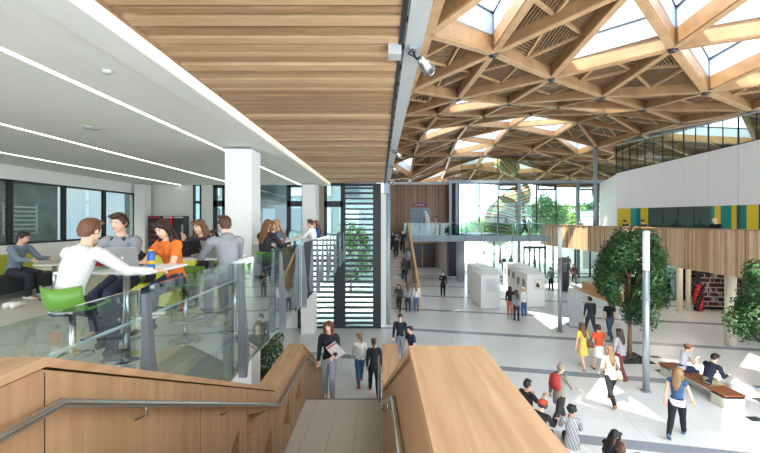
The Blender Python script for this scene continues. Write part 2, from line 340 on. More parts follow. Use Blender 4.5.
# parapets: a wall profile in Y-Z between inner and outer faces
def parapet(name, prof, m, capm):
    """prof: list of (y, ztop, xin, xout, zbot)"""
    b = MB(); n = len(prof)
    vs = [(xi, y, zb) for (y, zt, xi, xo, zb) in prof] + [(xi, y, zt) for (y, zt, xi, xo, zb) in prof] + [(xo, y, zt) for (y, zt, xi, xo, zb) in prof] + [(xo, y, zb) for (y, zt, xi, xo, zb) in prof]
    fs = [(0, n, 2 * n, 3 * n), (n - 1, 4 * n - 1, 3 * n - 1, 2 * n - 1)]
    for k in range(4):
        for i in range(n - 1): q = (k + 1) % 4; fs.append((k * n + i, k * n + i + 1, q * n + i + 1, q * n + i))
    if prof[0][2] < prof[0][3]: fs = [f[::-1] for f in fs]
    b.add(vs, fs)
    o = struct(b.build(name, m))
    b = MB(); T = .045
    for (p, q) in zip(prof, prof[1:]):
        vs = []
        for (y, zt, xi, xo, zb) in (p, q):
            s = 1 if xi > xo else -1
            vs += [(xi + .02 * s, y, zt + .012), (xo - .02 * s, y, zt + .012), (xo - .02 * s, y, zt + .012 + T), (xi + .02 * s, y, zt + .012 + T)]
        b.add(vs, [(0, 1, 2, 3), (7, 6, 5, 4), (0, 4, 5, 1), (1, 5, 6, 2), (2, 6, 7, 3), (3, 7, 4, 0)])
    b.build('capping', capm, o); return o
PL = parapet('wall_stair_left', [(-1.5, 4.72, -1.55, -1.8, 3.3), (1.65, 4.72, -1.55, -1.8, 2.9), (5.3, 2.89, -1.55, -1.8, 1.2), (7.2, 2.89, -1.55, -1.8, 1.0), (9.6, 1.45, -1.55, -1.8, 0), (10.4, 1.05, -1.55, -1.8, 0)], OAKV, OAKY)
# triangular niches cut in the left wall
cut = MB()
def tri(p): cut.add([(x, y, z) for x in (-1.70, -1.4) for (y, z) in p], [(0, 1, 2), (5, 4, 3), (0, 3, 4, 1), (1, 4, 5, 2), (2, 5, 3, 0)])
tri([(3.68, 2.96), (3.97, 3.12), (3.97, 2.78)]); tri([(4.2, 3.14), (4.75, 2.88), (4.29, 2.6)]); tri([(4.79, 2.28), (5.12, 2.48), (5.18, 2.05)])
tri([(5.75, 2.14), (6.13, 2.44), (6.2, 1.92)]); tri([(6.54, 2.15), (6.97, 2.34), (7.06, 1.95)]); tri([(1.9, 3.9), (2.4, 3.65), (2.4, 4.05)])
co = cut.build('niche_cutter', OAKV)
bm_ = PL.modifiers.new('b', 'BOOLEAN'); bm_.operation = 'DIFFERENCE'; bm_.object = co; bm_.solver = 'EXACT'
bpy.context.view_layer.update(); dg = bpy.context.evaluated_depsgraph_get(); me = bpy.data.meshes.new_from_object(PL.evaluated_get(dg)); PL.modifiers.clear(); PL.data = me; bpy.data.objects.remove(co)
# joint lines of the panels
b = MB()
for (y, z0, z1) in ((1.66, 3.2, 4.7), (3.1, 2.6, 3.95), (4.2, 2.1, 3.4), (5.3, 1.5, 2.85), (6.3, 1.7, 2.85)): b.box(-1.5515, -1.549, y, y + .006, z0, z1)
b.build('panel_joint', mat('4b3624', .8), PL)
PR = parapet('wall_stair_right', [(-1.5, 4.72, .165, .49, 3.3), (1.80, 4.72, .165, .49, 2.9), (5.3, 2.89, .06, .32, 1.2), (7.2, 2.89, .06, .32, 1.0), (9.6, 1.45, .06, .32, 0), (10.4, 1.05, .06, .32, 0)], OAKV, OAKY)
# handrails
def handrail(lab, pts, side):
    t = thing('handrail', lab, 'handrail', pts[0], 0, 'stair handrails'); o = V(pts[0])
    MB().tube([V(p) - o for p in pts], .024, 14).build('rail', SSTEEL, t)
    for i in range(len(pts) - 1):
        a, c = V(pts[i]), V(pts[i + 1]); n = max(1, int((c - a).length / 1.3))
        for k in range(n):
            p = a.lerp(c, (k + .5) / n) - o
            MB().tube([p, p + V((0, 0, -.07)), p + V((side * .07, 0, -.1))], .008).build('bracket', SSTEEL, t)
    return t
handrail('brushed steel handrail on the wide left-hand oak stair wall', [(-1.47, -1.2, 4.60), (-1.47, 1.66, 4.56), (-1.47, 5.3, 2.69), (-1.47, 7.25, 2.69), (-1.47, 9.8, 1.3)], -1)
handrail('brushed steel handrail on the right-hand oak stair wall beside the black gap', [(.135, 1.9, 3.99), (.105, 3.0, 3.92), (-.01, 5.3, 2.69), (-.01, 7.25, 2.69), (-.01, 9.8, 1.3)], 1)

# ------------------------------------------------------------------ glass balustrades
def balus(name, label, P0, P1, zf, npan, hb, ht, out, railm=None, postm=None, gm=None):
    P0 = V((*P0, zf)); P1 = V((*P1, zf)); d = (P1 - P0) / npan; u = d.normalized(); nrm = V((u.y, -u.x, 0)) * out
    t = thing(name, label, 'balustrade', P0)
    for k in range(npan):
        a = d * k + u * .02; c = d * (k + 1) - u * .02
        b = MB().beam(a, c, .016, ht - hb, off=hb); b.build('glass_panel', gm or BGLASS, t)
    for k in range(npan + 1):
        p = d * k + nrm * .05
        b = MB(); wq = .055
        # tapered fin: wide at the slab, narrow at the top
        vs = []
        for (z, dp) in ((hb - .02, .10), (-.1, .12), (ht - .04, .035)):
            for (i, j) in ((-.5, 0), (.5, 0), (.5, 1), (-.5, 1)): vs.append(p + u * wq * i * (1.6 if dp > .1 else 1) + nrm * dp * j + V((0, 0, z)))
        fs = [(3, 2, 1, 0), (8, 9, 10, 11)]
        for L in range(2):
            for i in range(4): fs.append((L * 4 + i, L * 4 + (i + 1) % 4, L * 4 + 4 + (i + 1) % 4, L * 4 + 4 + i))
        b.add(vs, fs); b.build('post', postm or mat('6d7076', .4, .3), t)
    if railm: 
        b = MB().beam(V((0, 0, 0)), P1 - P0, .05, .03, off=ht); b.build('top_rail', railm, t)
    MB().beam(V((0, 0, 0)) + nrm * -.02, P1 - P0 + nrm * -.02, .04, .06, off=.0).build('base_channel', GREY, t)
    MB().tube([nrm * -.06 + V((0, 0, .78)), P1 - P0 + nrm * -.06 + V((0, 0, .78))], .012).build('inner_rail', LGREY, t)
    return t
balus('glass_balustrade', 'long frameless glass balustrade with grey fins along the cafe edge', (-1.9, -1.0), (-1.9, 18.1), F1, 10, -.45, 1.05, 1)

# ------------------------------------------------------------------ timber gridshell roof
oY = [.8, 5.2, 9.55, 13.8, 18.4, 22.9, 27.5, 31.6, 35.2, 38.5, 42.5]; eY = [3.0, 7.4, 11.7, 16.2, 20.7, 25.3, 29.8, 33.3, 36.8, 40, 44]
CH = [([1.0] * 11, [8.9, 9.2, 9.6, 10.1, 10.9, 11.3, 11.2, 10.5, 9.6, 8.8, 8.5]),
      ([2.9] + [3.0] * 10, [9.5, 9.75, 9.8, 10.05, 10.8, 11.2, 11.4, 11.05, 9.6, 9.0, 8.6]),
      ([5.1, 5.2, 5.56, 5.79, 5.98, 6.18, 6.37, 6.5, 6.7, 6.8, 6.8], [10.0, 10.15, 10.0, 10.64, 11.4, 12.1, 12.1, 11.4, 10.6, 10.0, 9.4]),
      ([6.8, 7.0, 7.77, 8.53, 9.1, 9.6, 9.93, 10.1, 10.2, 10.3, 10.3], [9.8, 9.8, 9.93, 10.13, 11.2, 12.1, 12.5, 12.05, 11.7, 11.0, 9.9]),
      ([9.4, 10.0, 10.6, 11.9, 13, 13.9, 14.45, 14.1, 13.9, 13.8, 13.8], [9.6, 9.5, 9.55, 10.4, 11.55, 12.3, 12.35, 11.9, 11.4, 10.7, 9.8]),
      ([11, 12, 12.8, 14.2, 15.4, 16.6, 16.6, 17.4, 17.8, 17.8, 17.8], [9.3, 9.3, 9.4, 9.6, 10.4, 10.9, 10.95, 11.2, 11.3, 10.6, 9.7]),
      ([15, 17.5, 20, 22.6, 20.9, 18.9, 19.5, 21, 21, 21, 21], [9.3, 9.5, 10.5, 11.6, 11.45, 11.15, 10.9, 11.0, 10.9, 10.3, 9.5]),
      ([20, 22.5, 25, 27, 25.5, 24, 24, 25, 25, 25, 25], [9.0, 9.3, 10.2, 10.4, 10.3, 10.2, 10.2, 10.4, 10.3, 9.9, 9.3]),
      ([26, 28, 31, 32, 31, 30, 30, 30, 30, 30, 30], [8.6, 8.8, 9.0, 9.0, 9.0, 9.0, 9.2, 9.4, 9.4, 9.2, 9.0])]
ND = [[V((X[k], (oY if c % 2 else eY)[k], Z[k])) for k in range(11)] for c, (X, Z) in enumerate(CH)]
SKYL = {(0, 'a', 1), (2, 'b', 1), (2, 'a', 1), (3, 'a', 1), (3, 'b', 1), (1, 'a', 3), (1, 'a', 5), (2, 'b', 6), (2, 'a', 6), (2, 'a', 5), (3, 'a', 5), (3, 'b', 5), (3, 'b', 3), (4, 'a', 6), (0, 'a', 7),
        (2, 'a', 8), (3, 'b', 8), (1, 'b', 0), (2, 'a', 0), (3, 'b', 0), (4, 'a', 1), (5, 'b', 0), (4, 'b', 1), (6, 'b', 4), (6, 'a', 2), (6, 'a', 3), (7, 'b', 3), (2, 'a', 7), (1, 'b', 8), (3, 'a', 8), (4, 'b', 8)}  # some near entries lie out of view, added to let sunlight in
tris = []; edges = {}
for c in range(8):
    o, e = (c, c + 1) if c % 2 else (c + 1, c)
    for k in range(10):
        tris.append(((c, 'a', k), ((o, k), (o, k + 1), (e, k)))); tris.append(((c, 'b', k), ((e, k), (e, k + 1), (o, k + 1))))
for key, t in tris:
    for i in range(3): edges.setdefault(tuple(sorted((t[i], t[(i + 1) % 3]))), []).append(key)
GLM = wood('94714f', 'ad875f', (1.5, 1.5, 1.5), 1.3); GLM2 = wood('ae8a64', 'c39f78', (1.5, 1.5, 1.5), 1.3)
roof = sroot('ceiling')
BH = .46
def scr(p): return (380 + 360 * p.x / p.y, 221 - 360 * (p.z - EYE) / p.y)
el = []
for (a, b2), ks in edges.items():
    p, q = ND[a[0]][a[1]], ND[b2[0]][b2[1]]; m_ = (p + q) / 2; sc = scr(m_)
    vis = 390 < sc[0] < 800 and -60 < sc[1] < 185
    el.append((0 if vis else 1, m_.length, p, q))
el.sort(key=lambda t: (t[0], t[1]))
rest = MB()
for i, (v_, l_, p, q) in enumerate(el):
    b = MB() if i < 99 else rest
    u = (q - p).normalized() * .12
    b.beam(p + u, q - u, .18, BH, mi=0)
    for sgn in (-1, 1):
        sd_ = (q - p).cross(V((0, 0, 1))).normalized() * .10 * sgn
        b.beam(p + u + sd_, q - u + sd_, .012, BH - .06, off=.03, mi=1)
    if i < 99: b.build('rafter', [GLM2, GLM], roof)
ro = rest.build('rafter', [GLM2, GLM], roof); ro['kind'] = 'stuff'
nb = []
for c in range(1, 8):
    for k in range(10):
        p = ND[c][k]
        b = MB().cyl(0, 0, -.05, BH + .05, .05, 12).cyl(0, 0, -.05, .0, .09, 12)
        for j in range(6): b.beam((0, 0, .0), (.2 * math.cos(j * math.pi / 3 + .4), .2 * math.sin(j * math.pi / 3 + .4), 0), .018, .12, off=.0)
        b.build('node_bracket', mat('565d66', .4, .6), roof, loc=p)
SLM = wood('745a42', '8b6d50', (2, 2, 2), 2.0)
for key, t in tris:
    P = [ND[c][k] for c, k in t]; cen = (P[0] + P[1] + P[2]) / 3; up = (P[1] - P[0]).cross(P[2] - P[0]).normalized()
    if up.z < 0: up = -up
    if key in SKYL:
        # inset kerb rising to a glazed frame
        I0 = [p + (cen - p).normalized() * .26 + V((0, 0, BH - .04)) for p in P]; I1 = [p + V((0, 0, .55)) for p in I0]
        b = MB()
        for i in range(3):
            a, c2 = I0[i], I0[(i + 1) % 3]; a1, c1 = I1[i], I1[(i + 1) % 3]; out = ((a + c2) / 2 - cen); out.z = 0; out = out.normalized() * .07
            b.add([a, c2, c1, a1, a + out, c2 + out, c1 + out, a1 + out], [(0, 1, 2, 3), (7, 6, 5, 4), (0, 4, 5, 1), (3, 2, 6, 7), (0, 3, 7, 4), (1, 5, 6, 2)])
        kb = b.build('skylight_kerb', mat('b9c2cf', .6, var=.02), roof)
        b = MB()
        for i in range(3): b.beam(I1[i], I1[(i + 1) % 3], .05, .05, mi=0)
        b.build('frame', DARK, kb)
        MB().add([p + V((0, 0, .03)) for p in I1], [(0, 1, 2)]).build('pane', glass('f6fbfa', .6), kb)
        continue
    b = MB()
    base = BH - .16
    Q = [p + V((0, 0, base)) for p in P]
    # dark acoustic board closing the panel from above
    b.add([p + V((0, 0, .10)) for p in Q] + [p + V((0, 0, .22)) for p in Q], [(0, 2, 1), (3, 4, 5), (0, 1, 4, 3), (1, 2, 5, 4), (2, 0, 3, 5)], 1)
    mid = [(Q[i] + Q[(i + 1) % 3]) / 2 for i in range(3)]
    subs = [((Q[0], mid[0], mid[2]), 0), ((Q[1], mid[1], mid[0]), 1), ((Q[2], mid[2], mid[1]), 2), ((mid[0], mid[1], mid[2]), 1)]
    dist = cen.y
    pitch = .10 if dist < 13 else .14 if dist < 22 else .22
    for (A, B2, C2), od in subs:
        pts = [A, B2, C2]; ax = [(Q[1] - Q[0]), (Q[2] - Q[1]), (Q[0] - Q[2])][(od + (key[2] + key[0])) % 3].normalized()
        pr = up.cross(ax).normalized(); ds = [p.dot(pr) for p in pts]; lo, hi = min(ds), max(ds); d = lo + pitch * .6
        while d < hi - .03:
            xs = []
            for i in range(3):
                d0, d1 = ds[i], ds[(i + 1) % 3]
                if (d0 - d) * (d1 - d) < 0: xs.append(pts[i].lerp(pts[(i + 1) % 3], (d - d0) / (d1 - d0)))
            if len(xs) == 2 and (xs[0] - xs[1]).length > .12: b.beam(xs[0], xs[1], pitch * .5, .045, up=up, mi=0)
            d += pitch
    pan = b.build('slatted_panel', [SLM, SLATD], roof)
    b = MB()
    for i in range(3): b.beam(mid[i] - V((0, 0, .06)), mid[(i + 1) % 3] - V((0, 0, .06)), .07, .12)
    b.build('batten', GLM2, pan)

b = MB()  # unseen strip, added to shut the roof gap that let a sun stripe through
for k in range(10):
    p, q = ND[0][k], ND[0][k + 1]
    b.add([(.28, p.y, 9.5), (.28, q.y, 9.5), (.42, q.y, q.z + .3), (.42, p.y, p.z + .3), (q.x + .1, q.y, q.z + .32), (p.x + .1, p.y, p.z + .32)], [(0, 1, 2, 3), (3, 2, 4, 5)])
struct(b.build('ceiling', CREAM))
# ------------------------------------------------------------------ facade
FY = 34.5
def PZ(py, Y): return EYE - (py - 221) / 360 * Y
def facwin(pa, pb, z0, z1, bars=(), extra=None, fm=GREY, fw=.05, Y=FY, gm=None):
    x0, x1 = G(pa, Y), G(pb, Y); r = sroot('window_%d' % wi[0], ((x0 + x1) / 2, Y, z0)); wi[0] += 1; L = (x1 - x0) / 2; h = z1 - z0
    b = MB().box(-L, L, -.05, .05, 0, fw).box(-L, L, -.05, .05, h - fw, h).box(-L, -L + fw, -.08, .08, 0, h).box(L - fw, L, -.08, .08, 0, h)
    for z in bars: b.box(-L, L, -.04, .04, z - z0 - .03, z - z0 + .03)
    b.build('window_frame', fm, r); MB().box(-L + fw, L - fw, -.008, .008, fw, h - fw).build('pane', gm or GLASS, r)
    if extra:
        MB().box(-L + .1, L - .1, -.1, .0, extra[0] - z0, extra[0] + .16 - z0).box(-L + .1, L - .1, -.1, .0, extra[1] - z0, extra[1] + .16 - z0).box(-L + .1, -L + .2, -.1, 0, extra[1] - z0, extra[0] - z0).box(L - .2, L - .1, -.1, 0, extra[1] - z0, extra[0] - z0).build('opening_vent', DARK, r)
    return r
mp = [461, 479, 498, 518, 536.5, 556, 576.5, 598, 620, 645, 680]
ztop = 9.0
for i in range(len(mp) - 1):
    facwin(mp[i], mp[i + 1], 4.3, ztop, (PZ(206, FY), PZ(217, FY)), (ztop - .25, ztop - .65) if i in (2, 4, 6) else None, DARK)
cp = [461 + 18.2 * k for k in range(13)]
def roofz(x, y):
    best = None
    for key, t in tris:
        P = [ND[c][k] for c, k in t]; d = (P[1].y - P[2].y) * (P[0].x - P[2].x) + (P[2].x - P[1].x) * (P[0].y - P[2].y)
        l0 = ((P[1].y - P[2].y) * (x - P[2].x) + (P[2].x - P[1].x) * (y - P[2].y)) / d; l1 = ((P[2].y - P[0].y) * (x - P[2].x) + (P[0].x - P[2].x) * (y - P[2].y)) / d; l2 = 1 - l0 - l1
        if min(l0, l1, l2) >= -1e-6: return l0 * P[0].z + l1 * P[1].z + l2 * P[2].z
    return 10.0
for i in range(len(cp) - 1):
    x0, x1 = G(cp[i], FY), G(cp[i + 1], FY); zt0 = roofz(x0, FY) - .02; zt1 = roofz(x1, FY) - .02; z0 = 9.3
    r = sroot('window_%d' % wi[0], (x0, FY, z0)); wi[0] += 1; w_ = x1 - x0
    MB().add([(0, -.03, 0), (.05, -.03, 0), (.05, -.03, zt0 - z0), (0, -.03, zt0 - z0), (0, .03, 0), (.05, .03, 0), (.05, .03, zt0 - z0), (0, .03, zt0 - z0)], [(0, 1, 2, 3), (7, 6, 5, 4), (0, 3, 7, 4), (1, 5, 6, 2)]).beam((0, 0, zt0 - z0), (w_, 0, zt1 - z0), .1, .08, off=-.06).build('window_frame', mat('55595c', .5), r)
    MB().add([(.05, 0, 0), (w_, 0, 0), (w_, 0, zt1 - z0), (.05, 0, zt0 - z0)], [(0, 1, 2, 3)]).build('pane', glass('c8d0c0', .9), r)
b = MB().box(G(447, FY), 26, FY - .15, FY + .15, 9.0, 9.3); struct(b.build('trim_4', GREY))
for px in (518, 576.5):
    b = MB().box(G(px, FY) - .13, G(px, FY) + .13, FY - .35, FY - .1, 0, 9.0); struct(b.build('column', GREY))
# lower facade: glazed screens, doors
lp = [476, 494, 512, 524, 545, 553, 575, 590, 610, 640, 680]
for i in range(len(lp) - 1):
    if i == 3:
        r = sroot('door_1', (G(524, FY), FY, 0)); w_ = G(545, FY) - G(524, FY)
        b = MB().box(0, w_, -.08, .08, 2.75, 3.0)
        for k in range(5): b.box(k * w_ / 4 - .05, k * w_ / 4 + .05, -.06, .06, 0, 2.8)
        b.box(0, w_, -.06, .06, 0, .12); b.build('door_frame', DARK, r); MB().box(0, w_, -.01, .01, .1, 2.75).build('pane', GLASS, r)
        MB().box(.2, .24, -.14, -.1, .9, 1.7).box(w_ - .24, w_ - .2, -.14, -.1, .9, 1.7).build('door_handle', SSTEEL, r); continue
    facwin(lp[i], lp[i + 1], 0, 3.6, (.35,) if i > 3 else (), None, DARK)
# left return: timber wall with upper door, dark glazed bay
b = MB(); y = 36; x = .3; random.seed(5)
WY = 36.0
while x < G(447, WY):
    wd = random.choice((.10, .14, .2)); b.box(x, x + wd - .02, WY - random.choice((.03, .06, .1)), WY + .05, 4.2, 9.2, random.randrange(3)); x += wd
b.box(.3, G(447, WY), WY + .05, WY + .2, 3.6, 9.2, 3)
struct(b.build('wall_back', BROWNW + [mat('2c211a', .8)]))
b = MB().box(G(390, 35.6), G(450, 35.6), 35.4, 35.7, 9.0, 9.25); struct(b.build('trim_5', mat('c4c6c4', .5)))
b = MB().box(G(447, WY), G(461, FY), 35.2, 35.4, 0, 9.2); struct(b.build('wall_bay', mat('2a2f33', .4)))
for px in (450, 456.5): struct(MB().box(G(px, 34.6) - .12, G(px, 34.6) + .12, 34.4, 34.7, 4.2, 9.0).build('column', GREY))
r = sroot('door_2', (G(411, 35.8), 35.85, 4.15)); w_ = G(429, 35.8) - G(411, 35.8)
MB().box(-.08, 0, -.1, .05, 0, 2.45).box(w_, w_ + .08, -.1, .05, 0, 2.45).box(-.08, w_ + .08, -.1, .05, 2.45, 2.55).build('door_frame', GREY, r)
for k in (0, 1):
    d_ = MB().box(k * w_ / 2 + .02, (k + 1) * w_ / 2 - .02, -.06, 0, .02, 2.43).build('door_leaf', mat('7f8c97', .5), r)
    MB().box(k * w_ / 2 + .3, k * w_ / 2 + .52, -.075, -.06, .7, 2.1).build('vision_panel', mat('1c2024', .2), d_)
# pink lit sign over the door
t = thing('door_sign', 'small magenta sign board fixed above the grey double doors on the brown timber wall', 'sign', (G(420, 35.6), 35.82, 6.85))
MB().box(-.65, .65, -.06, .09, 0, .3).build('board', mat('8a1e6a', .4), t)
b = MB(); random.seed(2)
for k in range(10): b.box(-.45 + k * .09, -.40 + k * .09, -.066, -.058, .1, .19 + .03 * (k % 3 == 0))
b.build('lettering', mat('e9c9e0', .5), t)
# lower back recess
b = MB(); x = .3
while x < G(445, 42): b.box(x, x + .18, 41.94, 42.1, 0, 4, random.randrange(3)); x += .2
struct(b.build('wall_recess', BROWNW)); struct(MB().box(.02, 12, 36.2, 42.2, 3.55, 4.1).build('ceiling_recess', mat('c8c8c4', .7)))
struct(MB().box(.02, G(461, FY), 36.2, 42.1, -.2, 0.0).build('floor_recess', mat('cfcdc8', .3)))
r = sroot('door_3', (G(409, 41.8), 41.9, 0)); MB().box(0, .12, -.1, .05, 0, 2.9).box(1.5, 1.62, -.1, .05, 0, 2.9).box(3.1, 3.22, -.1, .05, 0, 2.9).box(0, 3.22, -.1, .05, 2.8, 2.95).build('door_frame', wood('b07d4c', 'c4925f'), r)
MB().box(.12, 3.1, -.04, -.02, 0, 2.8).build('pane', mat('2b2017', .3), r)
b = MB().box(.8, 6.4, 37.2, 37.26, 3.5, 3.55); tag(b.build('strip_light', mat('ffffff', emit=6)), 'white light line on the low ceiling under the footbridge at the far left', 'light')
struct(MB().box(G(447, 36), G(461, 36), 36.2, 42, 0, 3.6).build('wall_recess_right', mat('85807a', .6)))

# ------------------------------------------------------------------ footbridge
BZ = 4.12
struct(MB().box(.32, G(544, 32), 31, 33.4, BZ - .5, BZ).box(.32, G(452, 35), 33.4, 35.9, BZ - .5, BZ).build('footbridge', [mat('8fa0a8', .5)]))
struct(MB().cyl(G(460.5, 32.6), 32.6, 0, BZ - .5, .38, 28).build('column', mat('aab4bb', .4, .1)))
t = balus('glass_balustrade', 'glass balustrade with grey rail along the far footbridge', (G(404, 31), 31.05), (G(544, 31), 31.05), BZ, 9, -.42, 1.1, 1, GREY, GREY, glass('d3e6e6', 1.0))

# ------------------------------------------------------------------ timber drum (curved gallery front)
dr = [(15.35, 34.4), (15.45, 32), (15.6, 30), (15.7, 28), (15.55, 26), (15.25, 23.5), (14.85, 21), (14.5, 18.5), (14.3, 16), (14.3, 14), (14.5, 12), (15.2, 9.5), (16.5, 7.2), (18.5, 5.2)]
def spline(pts, n):
    out = []; P = [V((*p, 0)) for p in pts]; P = [2 * P[0] - P[1]] + P + [2 * P[-1] - P[-2]]
    for i in range(1, len(P) - 2):
        for k in range(n):
            t_ = k / n; a, b_, c, d = P[i - 1:i + 3]
            out.append(.5 * ((2 * b_) + (c - a) * t_ + (2 * a - 5 * b_ + 4 * c - d) * t_ ** 2 + (3 * b_ - a - 3 * c + d) * t_ ** 3))
    out.append(P[-2]); return out
sp = spline(dr, 24)
# resample by arc length
acc = [0]
for a, c in zip(sp, sp[1:]): acc.append(acc[-1] + (c - a).length)
def at(s_):
    for i in range(len(acc) - 1):
        if acc[i + 1] >= s_: return sp[i].lerp(sp[i + 1], (s_ - acc[i]) / (acc[i + 1] - acc[i] + 1e-9))
    return sp[-1]
DZ0, DZ1 = 3.15, 5.02
b = MB(); s_ = 0; random.seed(11)
b.add([p + V((.10, 0, z)) for p in sp for z in (DZ0 + .02, DZ1 - .02)] + [p + V((.22, 0, z)) for p in sp for z in (DZ0 + .02, DZ1 - .02)],
      [(2 * i, 2 * i + 1, 2 * i + 3, 2 * i + 2) for i in range(len(sp) - 1)] + [(2 * len(sp) + 2 * i + 2, 2 * len(sp) + 2 * i + 3, 2 * len(sp) + 2 * i + 1, 2 * len(sp) + 2 * i) for i in range(len(sp) - 1)], 3)
while s_ < acc[-1] - .15:
    wd = random.choice((.07, .10, .14, .18)); dp = random.choice((.0, .03, .055)); a = at(s_); c = at(s_ + wd - .018)
    n_ = V((a.y - c.y, -(a.x - c.x), 0)).normalized()
    b.beam(a + V((.06 - dp, 0, DZ0)), c + V((.06 - dp, 0, DZ0)), .06, DZ1 - DZ0, mi=random.randrange(3)); s_ += wd
struct(b.build('wall_drum', BATT + [mat('5c452f', .8)]))
b = MB()
for a, c in zip(sp[::6], sp[6::6]): b.beam(a + V((.08, 0, DZ1)), c + V((.08, 0, DZ1)), .3, .05)
struct(b.build('trim_6', OAKV))
poly = [(p.x + .15, p.y) for p in sp[::4]] + [(32, 5.2), (32, 34.4)]
struct(MB().prism(poly, DZ0 + .1, 3.82).build('floor_gallery', mat('cfccc4', .6)))
# gallery wall (white panels above a coloured band)
def wallpt(t_): return V((17.7 + 3.4 * t_, 27 - 7 * t_, 0))
tj = [0, .122, .253, .391, .543, .706, .883, 1.08, 1.3, 1.55]
def topz(t_):
    p = wallpt(t_); px = 380 + 360 * p.x / p.y; py = 173.5 - (px - 616) * .236; return EYE + (221 - py) / 360 * p.y
def topz2(t_):
    p = wallpt(t_); px = 380 + 360 * p.x / p.y; py = 146 - (px - 616) * .236; return EYE + (221 - py) / 360 * p.y
WB = 6.32; nrm = V((-7, -3.4, 0)).normalized()
b = MB()
for a, c in zip(tj, tj[1:]):
    e = (c - a) * .006; P, Q = wallpt(a + e), wallpt(c - e); za, zc = topz(a), topz(c)
    o_ = -nrm * .25
    b.add([P + V((0, 0, WB)), Q + V((0, 0, WB)), Q + V((0, 0, zc)), P + V((0, 0, za)), P + o_ + V((0, 0, WB)), Q + o_ + V((0, 0, WB)), Q + o_ + V((0, 0, zc)), P + o_ + V((0, 0, za))],
          [(0, 1, 2, 3), (7, 6, 5, 4), (0, 4, 5, 1), (3, 2, 6, 7), (0, 3, 7, 4), (1, 5, 6, 2)])
struct(b.build('wall_right', mat('f1efeb', .6, var=.012)))
a, c = wallpt(.01) - nrm * .15, wallpt(tj[-1]) - nrm * .15
struct(MB().beam(a + V((0, 0, WB)), c + V((0, 0, WB)), .1, 2.6).build('wall_right_core', mat('8a8a86', .8)))
# end return going back
P = wallpt(0); struct(MB().add([P + V((0, 0, 3.8)), P + V((3, 6.9, 3.8)), P + V((3, 6.9, 8.9)), P + V((0, 0, 8.9)), P + V((.3, 0, 3.8)), P + V((3.3, 6.9, 3.8)), P + V((3.3, 6.9, 8.9)), P + V((.3, 0, 8.9))], [(0, 1, 2, 3), (7, 6, 5, 4), (0, 3, 7, 4), (3, 2, 6, 7)]).build('wall_right_return', mat('f1efeb', .6, var=.012)))
# clerestory glazing on the white wall
for i, (a, c) in enumerate(zip(tj, tj[1:])):
    P, Q = wallpt(a), wallpt(c); r = sroot('window_%d' % wi[0], P); wi[0] += 1; D = Q - P; za, zc, ya, yc = topz(a), topz(c), topz2(a), topz2(c)
    b = MB()
    vs = [(0, za), (0, ya)]
    b.beam(V((0, 0, za)), V((0, 0, za)) + V((0, 0, ya - za)), .06, .06); b.beam(V((0, 0, za)), D + V((0, 0, zc)), .05, .05); b.beam((D + V((0, 0, zc)) + V((0, 0, za))) / 2, (D + V((0, 0, yc)) + V((0, 0, ya))) / 2, .04, .04)
    b.build('window_frame', DARK, r)
    MB().add([V((0, 0, za)), D + V((0, 0, zc)), D + V((0, 0, yc)), V((0, 0, ya))], [(0, 1, 2, 3)]).build('pane', glass('b9c9c0', 2.0), r)
b = MB()
for a, c in zip(tj, tj[1:]): b.beam(wallpt(a) + V((0, 0, topz2(a))) + nrm * .1, wallpt(c) + V((0, 0, topz2(c))) + nrm * .1, .3, .22)
struct(b.build('trim_7', GREY))
# coloured band at gallery level
def t_of(px):
    u = (px - 380) / 360; return (u * 27 - 17.7) / (3.4 + 7 * u)
bands = [(617, 630, 'd9c22e'), (630, 636, '2d9a9a'), (636, 640, '1e6f6d'), (640, 647.5, 'e0c62c'), (647.5, 710, None), (710, 714, '1f9b7c'), (714, 720, 'e3c72c'), (720, 731, '16907c'), (731, 736, 'e0c32c'), (736, 740, '3e4f52'), (740, 746, '128474'), (746, 758, 'e6cb2e'), (758, 763, '3e4f52'), (763, 780, '16907c'), (780, 800, 'e0c32c'), (800, 860, '128474')]
bi = [0]
b = MB(); cols = {}
for (pa, pb, cc) in bands:
    P, Q = wallpt(t_of(pa)) - nrm * .12, wallpt(t_of(pb)) - nrm * .12
    if cc is None:
        r = sroot('window_%d' % wi[0], P); wi[0] += 1; D = Q - P; bb = MB().beam(V((0, 0, 3.82)), D + V((0, 0, 3.82)), .08, .4)
        for k in range(5): q = D * (k / 4); bb.beam(q + V((0, 0, 3.82)), q + V((0, 0, WB)), .06, .06)
        bb.build('window_frame', DARK, r); MB().add([V((0, 0, 4.2)), D + V((0, 0, 4.2)), D + V((0, 0, WB)), V((0, 0, WB))], [(0, 1, 2, 3)]).build('pane', glass('7f9a94', 2.0), r)
        continue
    cols.setdefault(cc, len(cols)); b.beam(P + V((0, 0, 3.82)), Q + V((0, 0, 3.82)), .1, WB - 3.82, mi=cols[cc])
struct(b.build('wall_gallery', [mat(k, .45, var=.04) for k in cols]))
P, Q = wallpt(-.1) - nrm * 3.2, wallpt(1.6) - nrm * 3.2
struct(MB().beam(P + V((0, 0, 3.82)), Q + V((0, 0, 3.82)), .1, 3).build('wall_room', mat('6c7f7c', .8, var=.3, scale=.7)))
struct(MB().cyl(16.5, 27.6, 3.82, 10.95, .14, 20).build('column', GREY))

